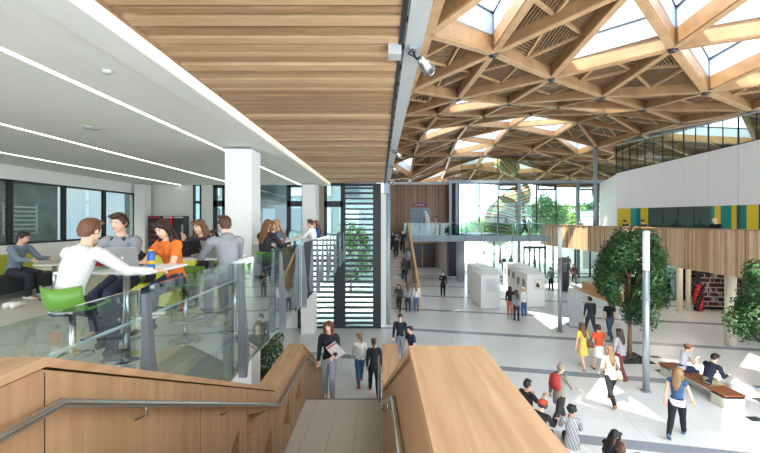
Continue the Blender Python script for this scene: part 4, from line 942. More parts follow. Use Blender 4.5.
for k, (y, lb) in enumerate(((8.2, 'white sheets on the near end of the long table'), (9.9, 'white sheets in the middle of the long table'), (11.0, 'white sheets at the far end of the long table'))): paper(lb, -2.5, y, 0, .3, .4)
for (x, y, lb) in ((-2.6, 10.4, 'slim clear bottle standing on the long table'), (-2.45, 9.2, 'short clear bottle on the long table nearer the camera')):
    t = thing('water_bottle', lb, 'bottle', (x, y, TZ)); MB().loft([(0, 0, 0), (0, 0, .15), (0, 0, .19), (0, 0, .22)], [.033, .033, .015, .014], n=16).build('body', mat('a9c4cc', .15), t); MB().cyl(0, 0, .22, .24, .016).build('cap', mat('2f7fc0', .4), t)
t = thing('paper_cup', 'red paper cup on the near end of the long table', 'cup', (-2.35, 8.55, TZ)); MB().cyl(0, 0, 0, .1, .03, 18, r2=.04).build('cup', mat('b5352b', .5), t); MB().cyl(0, 0, .1, .11, .042, 18).build('lid', WHITE, t)
t = thing('trainers_pair', 'pair of white trainers left on the floor by the left sofa', 'shoes', (-6.7, 6.6, F1))
for a in (-.06, .07): MB().loft([(a, -.13, .05), (a, 0, .06), (a, .13, .035)], [(.035, .05), (.04, .045), (.038, .025)]).build('shoe', WPAINT, t)

# ------------------------------------------------------------------ people
SKINS = {'p': 'd9ab8e', 'l': 'e3b99c', 'm': 'b98663', 'd': '6f4a35'}
def bake(o, vox, sm=2):
    m = o.modifiers.new('r', 'REMESH'); m.mode = 'VOXEL'; m.voxel_size = vox; m.use_smooth_shade = True
    s2 = o.modifiers.new('s', 'SMOOTH'); s2.factor = .5; s2.iterations = sm
    BAKE.append(o)
def person(label, x, y, z, rz, H=1.7, sex='f', skin='l', lean=4, hip=None, legs=((8, 6), (-8, 10)), arms=((5, 8, 15, 0), (5, 8, 15, 0)), head=(0, 0), spread=3,
           top='ffffff', sleeve='long', hem=.0, bottom='222222', legwear='trousers', shoes='222222', hair='3b2a1e', style='short', vox=.013, topm=None, group=None, fem=None, footrest=None, collar=None, kneesout=0):
    t = thing('person', label, 'person', (x, y, z), rz, group)
    rs = random.Random(label)
    man = sex == 'm'; k = H
    # legs first
    dl = []
    for (a, kn) in legs:
        th = V((0, math.sin(R(a)), -math.cos(R(a)))); sh = V((0, math.sin(R(a - kn)), -math.cos(R(a - kn)))); dl.append((th, sh, a - kn))
    drop = max(-(th.z * .245 + sh.z * .235) for th, sh, _ in dl) * k + .045 * k
    hz = hip if hip is not None else drop
    pel = V((0, 0, hz))
    def up(a): return V((0, math.sin(R(a)), math.cos(R(a))))
    w1 = pel + up(lean * .6) * .10 * k; w2 = w1 + up(lean) * .12 * k; w3 = w2 + up(lean * 1.3) * .08 * k; nk = w3 + up(lean * 1.2) * .035 * k; hb = nk + up(lean * .8) * .035 * k
    sw = (.112 if man else .098) * k
    hm = Matrix.Rotation(R(-head[1]), 3, 'Z') @ Matrix.Rotation(R(-head[0]), 3, 'X')
    hc = hb + hm @ V((0, .012 * k, .062 * k))
    legj = []
    for s_, (th, sh, sa) in zip((-1, 1), dl):
        o_ = V((s_ * .05 * k, 0, 0)); sp_ = V((s_ * math.sin(R(spread + kneesout)), 0, 0))
        hp = pel + o_; kn_ = hp + (th + sp_ * (1 if kneesout else .5)).normalized() * .245 * k; an = kn_ + (sh + sp_ * .1).normalized() * .235 * k; legj.append((hp, kn_, an, sa))
    armj = []
    for s_, (f, g, e, i_) in zip((-1, 1), arms):
        sh_ = w3 + V((s_ * sw, 0, -.005 * k)); d1 = V((s_ * math.sin(R(g)), math.sin(R(f)) * math.cos(R(g)), -math.cos(R(f)) * math.cos(R(g))))
        q = f + e; d2 = V((-s_ * math.sin(R(i_)) + s_ * math.sin(R(g)) * .5, math.sin(R(q)) * math.cos(R(i_)), -math.cos(R(q)) * math.cos(R(i_)))).normalized()
        el_ = sh_ + d1 * .172 * k; wr = el_ + d2 * .145 * k; armj.append((sh_, el_, wr, d2, s_))
    hwm = 1.0 if man else 1.03
    def torso(b, d, lo=True):
        pts = [pel - up(lean * .5) * .045 * k, pel, w1, w2, w3, w3 + up(lean) * .02 * k, nk]
        wa = .068 if man else .060
        rr = [(.072 * k, .055 * k), (.088 * k * hwm, .066 * k), (wa * k, .052 * k), (.083 * k if man else .074 * k, .062 * k), (.088 * k if man else .078 * k, .052 * k), (.07 * k, .045 * k), (.034 * k, .034 * k)]
        rr = [(a + d, c + d) for a, c in rr]; b.loft(pts, rr, n=16)
        for s_ in (-1, 1): b.ell(w3 + V((s_ * sw * .86, 0, -.006 * k)), (.036 * k + d, .034 * k + d, .034 * k + d))
        if not man:
            for s_ in (-1, 1): b.ell(w2 + V((s_ * .035 * k, .045 * k, .01 * k)), (.032 * k + d, .03 * k + d, .033 * k + d))
    # body
    b = MB(); torso(b, 0)
    b.loft([w3, nk, hb, hc], [.035 * k, .033 * k, .03 * k, .03 * k], n=12)
    for (hp, kn_, an, sa) in legj:
        b.loft([hp + V((0, 0, .02 * k)), hp.lerp(kn_, .4), kn_], [.052 * k, .047 * k, .032 * k], n=12); b.ell(kn_, (.032 * k,) * 3)
        b.loft([kn_, kn_.lerp(an, .35), an], [.032 * k, .034 * k, .02 * k], n=12)
        ft = V((0, math.cos(R(sa)) , math.sin(R(sa)))) * .1 * k + V((0, 0, -.028 * k)); hl = V((0, -math.cos(R(sa)), -math.sin(R(sa)))) * .03 * k + V((0, 0, -.02 * k))
        b.loft([an + hl, an + V((0, 0, -.012 * k)), an + ft], [.018 * k, .024 * k, .016 * k], n=10)
    hi = vox < .01
    for (sh_, el_, wr, d2, s_) in armj:
        b.loft([sh_, sh_.lerp(el_, .45), el_], [.029 * k, .027 * k, .022 * k], n=12); b.ell(el_, (.022 * k,) * 3); b.loft([el_, el_.lerp(wr, .35), wr], [.022 * k, .022 * k, .0145 * k], n=12)
        sd_ = V((s_, 0, 0)); sd_ = (sd_ - d2 * sd_.dot(d2)).normalized() if abs(sd_.dot(d2)) < .95 else V((0, 0, 1)); pn = d2.cross(sd_).normalized()
        if pn.z > 0: pn = -pn          # palm faces down/back
        side2 = d2.cross(pn).normalized()
        b.loft([wr - d2 * .005 * k, wr + d2 * .02 * k, wr + d2 * .052 * k], [(.014 * k, .011 * k), (.022 * k, .0105 * k), (.023 * k, .009 * k)], side=side2, n=10)
        for f_ in range(4):
            o_ = side2 * (f_ - 1.5) * .0125 * k; ln = (.9, 1.0, .94, .76)[f_] * .042 * k; a0 = wr + d2 * .048 * k + o_
            c0 = 12 + 5 * f_ ; m1 = a0 + (d2 * math.cos(R(c0)) + pn * math.sin(R(c0))) * ln * .52; m2 = m1 + (d2 * math.cos(R(c0 + 30)) + pn * math.sin(R(c0 + 30))) * ln * .5
            b.loft([a0, m1, m2], [.0062 * k, .0056 * k, .0046 * k], n=8)
        a0 = wr + d2 * .014 * k - side2 * .016 * k * (1 if side2.x * s_ > 0 else -1); td_ = (d2 * .75 - side2 * .55 * (1 if side2.x * s_ > 0 else -1) + pn * .35).normalized()
        b.loft([a0, a0 + td_ * .024 * k, a0 + (td_ + d2 * .35).normalized() * .043 * k], [.0085 * k, .0068 * k, .0052 * k], n=8)
    # head
    def H_(p): return hc + hm @ (V(p) * k)
    Mh = hm
    b.ell(hc + hm @ V((0, -.008 * k, .012 * k)), (.0445 * k, .056 * k, .052 * k), Mh, 18, 12); b.ell(H_((0, .012, -.022)), (.036 * k, .042 * k, .045 * k), Mh, 16, 10); b.ell(H_((0, .034, -.052)), (.016 * k, .014 * k, .014 * k), Mh)
    b.loft([H_((0, .048, .008)), H_((0, .060, -.014)), H_((0, .052, -.022))], [.006 * k, .0095 * k, .007 * k], n=8)
    for s_ in (-1, 1): b.ell(H_((s_ * .045, -.006, -.006)), (.006 * k, .013 * k, .018 * k), Mh, 8, 6)
    for s_ in (-1, 1): b.ell(H_((s_ * .02, .044, .012)), (.014 * k, .008 * k, .006 * k), Mh, 8, 6)
    b.ell(H_((0, .050, -.034)), (.013 * k, .007 * k, .005 * k), Mh, 10, 6)
    bo = b.build('body', mat(SKINS[skin], .55, var=.03), t); bake(bo, vox)
    # face features
    facing = True
    for s_ in (-1, 1):
        e_ = MB().ell(H_((s_ * .0185, .0455, .000)), (.0078 * k, .005 * k, .0048 * k), Mh, 10, 8).build('eye', mat('efe9e2', .3), t)
        MB().ell(H_((s_ * .0185, .0492, .000)), (.0036 * k, .002 * k, .0038 * k), Mh, 8, 6).build('iris', mat('2a1d15', .3), e_)
        MB().loft([H_((s_ * .009, .0535, .0125)), H_((s_ * .019, .0535, .0155)), H_((s_ * .030, .046, .012))], [.0018 * k, .0022 * k, .0014 * k], n=6).build('eyebrow', mat(hair, .8), t)
    MB().loft([H_((-.014, .0525, -.0335)), H_((0, .0575, -.033)), H_((.014, .0525, -.0335))], [(.0015 * k, .0015 * k), (.003 * k, .0032 * k), (.0015 * k, .0015 * k)], n=8).build('mouth', mat('b0685a', .5), t)
    # hair
    hmats = mat(hair, .55, var=.25, scale=60)
    if style != 'bald':
        b = MB(); n0 = 18; vs = []; fs = []
        b.ell(hc + hm @ V((0, -.014 * k, .018 * k)), (.0500 * k, .0585 * k, .0555 * k), Mh, 20, 12)
        b.loft([H_((0, -.03, .03)), H_((0, -.045, -.01)), H_((0, -.038, -.042))], [(.047 * k, .03 * k), (.046 * k, .022 * k), (.034 * k, .016 * k)], side=Mh @ V((1, 0, 0)), n=14)
        if style == 'short':
            b.ell(H_((.01, .035, .052)), (.036 * k, .022 * k, .017 * k), Mh); b.ell(H_((-.01, .012, .064)), (.04 * k, .035 * k, .016 * k), Mh)
            for s_ in (-1, 1): b.ell(H_((s_ * .044, .004, .006)), (.008 * k, .014 * k, .022 * k), Mh)
        else:
            for s_ in (-1, 1):
                b.ell(H_((s_ * .028, .034, .042)), (.026 * k, .022 * k, .022 * k), Mh)
                if style == 'long': b.loft([H_((s_ * .03, .02, .045)), H_((s_ * .049, .008, .0)), H_((s_ * .05, -.004, -.06)), w3 + V((s_ * .055 * k, .015 * k, .0)), w2 + V((s_ * .05 * k, .055 * k, .02 * k))], [(.014 * k, .02 * k), (.012 * k, .024 * k), (.017 * k, .022 * k), (.02 * k, .017 * k), (.008 * k, .008 * k)], side=(0, 1, 0), n=10)
                if style in ('bob', 'bun'): b.loft([H_((s_ * .03, .02, .045)), H_((s_ * .049, .004, .0)), H_((s_ * .044, -.01, -.045 if style == 'bob' else -.02))], [(.014 * k, .02 * k), (.012 * k, .026 * k), (.012 * k, .016 * k)], side=(0, 1, 0), n=10)
            if style == 'long': b.loft([H_((0, -.045, .0)), H_((0, -.055, -.06)), w3 + V((0, -.07 * k, .0)), w2 + V((0, -.085 * k, .03 * k)), w2 + V((0, -.08 * k, -.03 * k))], [(.05 * k, .024 * k), (.052 * k, .024 * k), (.056 * k, .018 * k), (.042 * k, .014 * k), (.018 * k, .008 * k)], n=14)
            if style == 'bun': b.ell(H_((0, -.062, .035)), (.025 * k,) * 3, Mh)
            if style == 'tail': b.loft([H_((0, -.058, .02)), H_((0, -.085, -.01)), H_((0, -.08, -.08)), H_((0, -.07, -.13))], [.016 * k, .02 * k, .016 * k, .006 * k], n=10)
        ho = b.build('hair', hmats, t); bake(ho, min(vox, .009), 1)
        # keep the face free: push hair vertices away is not needed, the cap sits behind the brow
    # top
    tm = topm or mat(top, .85, var=.05, scale=14)
    b = MB(); torso(b, .013)
    if hem: b.loft([w1, pel, pel - V((0, 0, hem))], [(.085 * k, .068 * k), (.10 * k, .078 * k), (.10 * k, .078 * k)], n=16)
    if sleeve != 'none':
        for (sh_, el_, wr, d2, s_) in armj:
            if sleeve == 'long': b.loft([sh_, sh_.lerp(el_, .45), el_], [.040 * k, .036 * k, .031 * k], n=12); b.ell(el_, (.031 * k,) * 3); b.loft([el_, el_.lerp(wr, .94)], [.031 * k, .023 * k], n=12)
            else: b.loft([sh_, sh_.lerp(el_, .62)], [.037 * k, .035 * k], n=12)
    o = b.build('top', tm, t); bake(o, min(vox, .012))
    if collar:
        b = MB(); b.loft([w3 + V((0, .0, .02 * k)), nk + V((0, 0, .004 * k))], [(.05 * k, .045 * k), (.042 * k, .042 * k)], n=14); b.build('collar', mat(collar, .8), t)
    # bottom
    bmk = mat(bottom, .85, var=.08, scale=14); b = MB()
    if legwear in ('trousers', 'shorts'):
        b.loft([w1 - up(lean) * .02 * k, pel, pel - V((0, 0, .05 * k))], [(.074 * k, .062 * k), (.094 * k * hwm, .074 * k), (.08 * k, .066 * k)], n=16)
        sl = .006 if man else .002
        for (hp, kn_, an, sa) in legj:
            b.loft([hp + V((0, 0, .01 * k)), hp.lerp(kn_, .4), kn_], [.058 * k, .054 * k + sl, .039 * k + sl], n=14); b.ell(kn_, (.039 * k + sl,) * 3)
            if legwear == 'trousers': b.loft([kn_, kn_.lerp(an, .35), an + (an - kn_).normalized() * .01 * k], [.039 * k + sl, .039 * k + sl, .027 * k + sl * 1.5], n=14)
    else:
        a = legj[0][0].lerp(legj[0][1], .8); c = legj[1][0].lerp(legj[1][1], .8); m_ = (a + c) / 2
        b.loft([w1, pel, pel.lerp(m_, .5), m_], [(.066 * k, .056 * k), (.1 * k, .078 * k), (.108 * k, .085 * k), (.115 * k, .10 * k)], n=18)
    o = b.build({'trousers': 'trousers', 'shorts': 'shorts', 'skirt': 'skirt'}[legwear], bmk, t); bake(o, min(vox, .012))
    for (hp, kn_, an, sa) in legj:
        f = V((0, math.cos(R(sa)), math.sin(R(sa)))); dn = V((0, math.sin(R(sa)), -math.cos(R(sa)))) if abs(sa) > 5 else V((0, 0, -1))
        MB().loft([an - f * .045 * k + dn * .022 * k, an - f * .01 * k + dn * .018 * k, an + f * .05 * k + dn * .028 * k, an + f * .105 * k + dn * .032 * k, an + f * .122 * k + dn * .034 * k], [(.02 * k, .02 * k), (.026 * k, .026 * k), (.027 * k, .019 * k), (.022 * k, .014 * k), (.01 * k, .009 * k)], n=12).build('shoe', mat(shoes, .5), t)
    return t, dict(w3=w3, w2=w2, nk=nk, hc=hc, arms=armj, pel=pel, H_=H_, hm=hm, legs=legj)
def wpos(t, p): return t.matrix_basis @ p if False else Matrix.Translation(t.location) @ Matrix.Rotation(t.rotation_euler[2], 4, 'Z') @ p
WALK = ((24, 8), (-14, 22)); WALK2 = ((-16, 24), (24, 6)); STAND = ((3, 2), (-2, 2)); CASUAL = ((8, 14), (-2, 2))
SIT = ((85, 82), (80, 86)); STOOL = ((78, 72), (72, 76))
SW = ((25, 7, 12, 0), (-18, 7, 8, 0)); SW2 = ((-18, 7, 8, 0), (25, 7, 22, 0)); HANG = ((2, 7, 8, 0), (4, 7, 10, 0)); TYPE = ((38, 10, 58, 15), (38, 10, 58, 15)); PHONE = ((2, 7, 8, 0), (35, 8, 95, 20))
BAG2 = ((2, 8, 12, 0), (10, 12, 100, 10))
def gp(px, py):
    Y = 360 * EYE / (py - 221); return G(px, Y), Y
SEAT = .74 + .06
# --- cafe, near group
N = .0085
person('person in a white long-sleeved top seen from behind at the near table', -2.98, 3.42, F1, -12, 1.72, 'm', 'l', lean=19, hip=SEAT - .02, legs=STOOL, arms=((48, 26, 25, 5), (42, 30, 42, -10)), head=(12, -10), top='d3d0cc', bottom='23283a', hair='6b4429', shoes='2b2b2b', vox=N, group=None)
pb, jb = person('person in a grey t-shirt with headphones round the neck, facing the camera', -3.38, 4.78, F1, 182, 1.78, 'm', 'l', lean=8, hip=SEAT, legs=STOOL, arms=TYPE, head=(10, 0), top='8d9094', sleeve='short', bottom='2c3346', hair='3a2517', vox=N)
pc, jc = person('woman in an orange t-shirt with long dark hair at the near table', -2.72, 4.80, F1, 160, 1.66, 'f', 'l', lean=14, hip=SEAT, legs=STOOL, arms=((30, 14, 50, 15), (34, 14, 50, 15)), head=(26, -8), top='e2762c', sleeve='short', bottom='2d3a58', hair='2b1a14', style='long', vox=N)
b = MB(); b.tube([jb['nk'] + V((.085 * math.cos(a), .075 * math.sin(a) + .012, -.015 - .03 * math.sin(a))) for a in [R(q) for q in range(-200, 21, 20)]], .009)
o = b.build('headphones', mat('dedede', .3), pb)
for s_ in (-1, 1): MB().ell(jb['nk'] + V((s_ * .07, .06, -.05)), (.03, .02, .035)).build('ear_pad', mat('2b2b2e', .5), o)
person('woman with dark hair in black leaning over a table behind the near group', -4.25, 6.6, F1, 150, 1.64, 'f', 'l', lean=30, hip=.56, legs=SIT, arms=((50, 14, 50, 20), (44, 14, 60, 20)), head=(22, 15), top='26262b', bottom='26262b', hair='1d1614', style='long', vox=.011)
person('person in a grey-blue cardigan sitting on the left sofa writing at a round table', -7.55, 7.42, F1, -88, 1.72, 'm', 'p', lean=14, hip=.53, legs=SIT, arms=((38, 10, 52, 10), (42, 10, 45, 10)), head=(20, 0), top='6d7c88', bottom='23252b', hair='231b17', shoes='d8d8d8', vox=.011)
pf, jf = person('woman with fair brown hair resting her chin on her hand behind the black laptop', -2.88, 5.98, F1, 172, 1.66, 'f', 'l', lean=14, hip=SEAT, legs=STOOL, arms=((48, 6, 60, 10), (48, 6, 108, 22)), head=(14, 8), top='3a2f3a', bottom='2b2c35', hair='6e4c30', style='long', vox=N)
pg, jg = person('man in a grey hoodie with short brown hair seen from behind at the second table', -2.10, 5.02, F1, 48, 1.74, 'm', 'l', lean=12, hip=SEAT, legs=STOOL, arms=((40, 12, 50, 10), (36, 16, 50, 15)), head=(8, 10), top='8c8e93', bottom='3a3d47', hair='4a2e1b', vox=N, hem=.03, collar='85878c')
b = MB(); b.loft([jg['nk'] + V((0, -.03, .02)), jg['nk'] + V((0, -.075, -.005)), jg['w3'] + V((0, -.085, -.03)), jg['w3'] + V((0, -.08, -.10))], [(.085, .04), (.10, .045), (.09, .035), (.03, .015)], n=16); bake(b.build('hood', mat('85878c', .85), pg), .01)
person('woman in black with wavy brown hair at the glass beside the column', -2.36, 7.3, F1, -18, 1.66, 'f', 'l', lean=12, hip=SEAT, legs=STOOL, arms=((42, 10, 42, 10), (38, 12, 50, 10)), head=(12, 10), top='1f1f23', bottom='2d3140', hair='6b4326', style='long', vox=.010)
person('blond woman in grey facing the camera at the long table', -2.38, 8.72, F1, 115, 1.66, 'f', 'l', lean=10, hip=SEAT, legs=STOOL, arms=TYPE, head=(10, 0), top='55616b', bottom='2d3140', hair='967550', style='long', vox=.011)
person('person in a white shirt at the far half of the long table', -2.1, 11.5, F1, 80, 1.68, 'm', 'l', lean=10, hip=SEAT, legs=STOOL, arms=TYPE, head=(8, 0), top='e8e8e8', bottom='2d3140', hair='4a2a1e', vox=.012)
person('person in blue and red at the far end of the long table', -2.2, 12.75, F1, 120, 1.62, 'f', 'l', lean=6, hip=SEAT, legs=STOOL, arms=TYPE, head=(4, 0), top='2f4f8c', bottom='8a2f35', hair='6b4326', style='long', vox=.013)
person('person in black across the long table from the glass', -3.2, 10.2, F1, -90, 1.66, 'm', 'l', lean=10, hip=SEAT - .2, legs=STOOL, arms=TYPE, head=(10, 0), top='222226', bottom='2d3140', hair='2a1d15', vox=.013)
person('small distant person in dark clothes sitting far back by the cafe windows', -6.7, 13.7, F1, -170, 1.66, 'm', 'l', lean=10, hip=.53, legs=SIT, arms=TYPE, head=(10, 0), top='33363b', bottom='2d3140', hair='2a1d15', vox=.014)
person('distant person in black sitting at the middle cafe table', -4.5, 10.2, F1, 100, 1.66, 'f', 'l', lean=16, hip=.54, legs=SIT, arms=TYPE, head=(14, 0), top='2a2a2e', bottom='2d3140', hair='4a2e1b', style='long', vox=.014)
# --- stair
ps, js = person('woman in a dark top and grey jeans climbing the stair with books in her arm', -1.12, 7.92, LZ - rr2, 178, 1.70, 'f', 'l', lean=3, legs=((24, 30), (-6, 6)), arms=((8, 8, 72, 18), (0, 8, 12, 0)), head=(4, 10), top='1f222a', bottom='a3abb8', hair='6a3a22', style='long', shoes='8a5a3c', vox=N)
t = thing('book_stack', 'stack of white papers and a red folder carried by the woman on the stair', 'books', wpos(ps, js['arms'][0][1] + V((.02, .12, .03))), 178)
M = Matrix.Rotation(R(35), 4, 'Y') @ Matrix.Rotation(R(70), 4, 'X')
for i, (c_, th, nm) in enumerate((('ebe9e6', .03, 'papers'), ('c02a2e', .018, 'folder'), ('dcdada', .02, 'notebook'))): MB().cbox((.01 * i, .015 * i, .03 * i - .02), (.24, .31, th), M=M).build(nm, mat(c_, .6), t)
x, y = gp(360, 384); person('woman in a white cardigan and blue jeans walking away below the stair', x, y, 0, 12, 1.68, 'f', 'l', legs=WALK2, arms=SW, head=(4, -20), top='d5d6cf', bottom='2f5878', hair='8e6c44', style='tail', shoes='b8342c', vox=N)
x, y = gp(374, 393.5); person('woman in black with a long ponytail walking away below the stair', x, y, 0, 5, 1.72, 'f', 'l', legs=WALK, arms=HANG, head=(4, 0), top='1b1b20', bottom='17171b', hair='4a2f22', style='tail', shoes='c2352c', vox=N)
person('young man in a dark jacket standing beyond the right stair wall', .78, 13.9, 0, 165, 1.78, 'm', 'l', legs=CASUAL, arms=HANG, head=(8, -20), top='1e2433', bottom='8d939c', hair='1d1613', vox=.011, collar='e6e6e6')
person('young man in a navy shirt in front of the other by the right stair wall', 1.12, 12.75, 0, 120, 1.70, 'm', 'l', legs=WALK, arms=HANG, head=(6, 0), top='20293f', sleeve='short', bottom='3a3f4a', hair='1d1613', vox=.011)
# --- main floor
def P_(label, px, py, rz, **kw):
    x, y = gp(px, py); return person(label, x, y, 0, rz, **kw)
pk, jk = P_('man in a grey coat with a red rucksack striding right', 559, 425, -62, H=1.66, sex='m', skin='l', lean=6, legs=((30, 8), (-24, 18)), arms=((-15, 8, 12, 0), (30, 10, 40, 0)), head=(4, 0), top='8f887c', bottom='34332f', hair='8a7a66', style='short', hem=.22, vox=N, collar='dcdcd8')
t = thing('rucksack', 'red patterned rucksack on the back of the man in the grey coat', 'rucksack', wpos(pk, jk['w2'] + V((0, -.17, .03))), -62)
MB().loft([(0, 0, -.2), (0, -.02, -.16), (0, -.04, .0), (0, -.02, .16), (0, 0, .21)], [(.1, .05), (.15, .09), (.16, .10), (.14, .08), (.08, .04)], n=16).build('bag', mat('a93430', .8, var=.25, scale=18), t); MB().loft([(0, -.12, -.14), (0, -.14, -.05), (0, -.12, .02)], [(.09, .03), (.11, .04), (.1, .02)], n=12).build('front_pocket', mat('8f2420', .8), t)
MB().tube([(-.08, .06, .18), (-.09, .16, .2), (-.09, .28, .08), (-.09, .2, -.1), (-.08, .05, -.16)], .014).tube([(.08, .06, .18), (.09, .16, .2), (.09, .28, .08), (.09, .2, -.1), (.08, .05, -.16)], .014).build('strap', mat('2b2626', .8), t)
ph, jh = P_('woman with light-brown hair in a cream cardigan and black leggings walking away', 611, 404, -5, H=1.70, sex='f', legs=((-18, 22), (22, 4)), arms=((10, 8, 30, 10), (0, 10, 40, 0)), head=(2, 0), top='b9ada0', bottom='1d1d20', hair='6f5238', style='long', shoes='b98a62', vox=N, hem=.08)
t = thing('shoulder_bag', 'beige shoulder bag at the side of the woman with long light-brown hair', 'bag', wpos(ph, jh['pel'] + V((.2, -.02, .06))), -5)
MB().loft([(0, 0, -.16), (0, 0, -.05), (0, 0, .12)], [(.07, .15), (.08, .17), (.03, .12)], n=14).build('bag', mat('b09c82', .8), t); MB().tube([(0, -.1, .1), (-.1, -.04, .42), (-.12, .04, .42), (0, .1, .1)], .012).build('strap', mat('7b5f44', .7), t)
P_('woman in a yellow dress with a brown bag, left of the walking group', 583, 369, 5, H=1.66, sex='f', legs=((-10, 14), (16, 4)), arms=HANG, head=(2, 15), top='e2c45a', sleeve='short', bottom='e2c45a', legwear='skirt', hair='6b4226', style='long', shoes='c9a98a', vox=.010)
t = thing('shoulder_bag', 'brown leather bag on the hip of the woman in the yellow dress', 'bag', (gp(583, 369)[0] + .2, gp(583, 369)[1] - .12, .98), 0); MB().loft([(0, 0, -.14), (0, 0, 0), (0, 0, .1)], [(.12, .05), (.13, .06), (.09, .03)], n=14).build('bag', mat('6f4a30', .6), t); MB().tube([(-.08, 0, .09), (-.14, .08, .4), (-.02, .12, .4), (.08, 0, .09)], .01).build('strap', mat('5a3a25', .7), t)
P_('woman in a bright orange top and white skirt, middle of the walking group', 599, 371, -3, H=1.64, sex='f', legs=((14, 4), (-10, 14)), arms=HANG, head=(2, 0), top='e0562e', sleeve='short', bottom='eceae6', legwear='skirt', hair='3a2016', style='bob', shoes='2a2a2a', vox=.010)
P_('woman in a pale grey cardigan and maroon trousers, right of the walking group', 621, 378, 8, H=1.68, sex='f', legs=((-14, 18), (18, 4)), arms=HANG, head=(2, 0), top='aaa6a8', bottom='7a3a3c', hair='3b2a24', style='long', shoes='8a3a34', vox=.010, hem=.04)
P_('man in a dark grey shirt walking away beyond the group, left of the pair', 590.5, 334, -4, H=1.78, sex='m', legs=WALK, arms=HANG, head=(2, 0), top='34373c', bottom='3b4350', hair='2b1c14', vox=.011)
P_('man in a black t-shirt and blue jeans walking away beside the tree trunk', 610, 337.5, -8, H=1.76, sex='m', legs=WALK2, arms=HANG, head=(2, 0), top='18181b', sleeve='short', bottom='44566f', hair='2b1c14', vox=.011)
pd, jd = P_('woman in a denim waistcoat, white top and black leggings striding right', 677, 436, -50, H=1.70, sex='f', spread=0, legs=((-20, 22), (20, 4)), arms=((-16, 8, 10, 0), (22, 12, 14, 0)), head=(4, 0), top='39557a', sleeve='none', bottom='17181c', hair='8e6e46', style='long', shoes='3d5e80', vox=N)
MB().loft([jd['pel'] + V((0, 0, .09)), jd['pel'] + V((0, 0, .0)), jd['pel'] - V((0, 0, .06))], [(.155, .125), (.178, .138), (.175, .135)], n=20).build('white_hem', mat('ecebe8', .8), pd)
t = thing('drink_can', 'small yellow and green can in the hand of the striding blond woman', 'can', wpos(pd, jd['arms'][1][2] + jd['arms'][1][3] * .1 + V((0, .02, -.05)))); MB().cyl(0, 0, 0, .11, .03, 16).build('can', mat('c9c23a', .3), t); MB().cyl(0, 0, .11, .114, .026, 16).build('lid', SSTEEL, t)
# bench pair
BS = .41 + .075
person('woman with a brown bun in a pale sleeveless top sitting on the slatted bench', 10.12, 12.05, 0, -95, 1.66, 'f', 'l', lean=14, hip=BS, legs=SIT, arms=((25, 6, 55, 15), (20, 6, 110, 25)), head=(12, 10), top='d9d4dc', sleeve='none', bottom='2c3556', hair='5a3520', style='bun', vox=N, shoes='9a6a4a')
person('man in a navy shirt and khaki trousers sitting on the slatted bench', 10.03, 11.05, 0, -80, 1.78, 'm', 'l', lean=24, hip=BS, legs=SIT, arms=((22, 6, 60, 20), (22, 6, 70, 20)), head=(20, 0), top='1d2436', bottom='8f8461', hair='2f1c14', vox=N, shoes='5a4636')
# seated group at lower middle
HS = .22 + .09
person('dark-haired young man in black and white leaning back on the white ledge', 3.88, 9.45, 0, -60, 1.76, 'm', 'm', lean=-4, hip=HS + .05, legs=((68, 40), (55, 60)), arms=((40, 10, 60, 10), (38, 8, 90, 10)), head=(6, 0), top='17171a', sleeve='short', bottom='46638c', hair='15100e', vox=N, kneesout=8)
po, jo = person('person in an orange-red hat and black jacket sitting behind the oak parapet', 3.75, 8.5, 0, -50, 1.68, 'f', 'l', lean=14, hip=HS, legs=((95, 110), (90, 112)), arms=TYPE, head=(16, 0), top='1b1b1e', bottom='1f2024', hair='3a2016', style='bob', vox=N)
b = MB(); b.ell(jo['hc'] + V((0, -.012, .06)), (.098, .105, .075)).loft([jo['hc'] + V((0, 0, .038)), jo['hc'] + V((0, 0, .055))], [.115, .105], n=20); b.build('hat', mat('b8442c', .9), po)
person('dark-haired woman in a grey patterned knit sitting on the white ledge', 4.4, 8.25, 0, -20, 1.66, 'f', 'm', lean=12, hip=HS, legs=((88, 100), (80, 105)), arms=((35, 10, 45, 15), (30, 10, 55, 15)), head=(14, 20), top='9a9a9c', topm=stripes(['4b4b50', 'b5b4b2', '77777c', 'cfcdca'], 14, (1, 0, .35), distort=.1), bottom='17171a', hair='1a1311', style='bun', vox=N, hem=.1)
person('woman with long black hair in a black top sitting at the bottom of the picture', 4.62, 7.35, 0, -75, 1.66, 'f', 'm', lean=18, hip=HS, legs=((90, 100), (85, 105)), arms=((35, 8, 80, 15), (40, 8, 70, 10)), head=(18, 0), top='1d1b20', bottom='1d1d22', hair='100c0b', style='long', vox=N)
person('person with short brown hair whose head just shows at the bottom edge', 4.55, 6.78, 0, -30, 1.66, 'm', 'l', lean=14, hip=HS, legs=((90, 100), (85, 105)), arms=TYPE, head=(14, 0), top='6b4a3a', bottom='2d3140', hair='4e2d1c', vox=N)
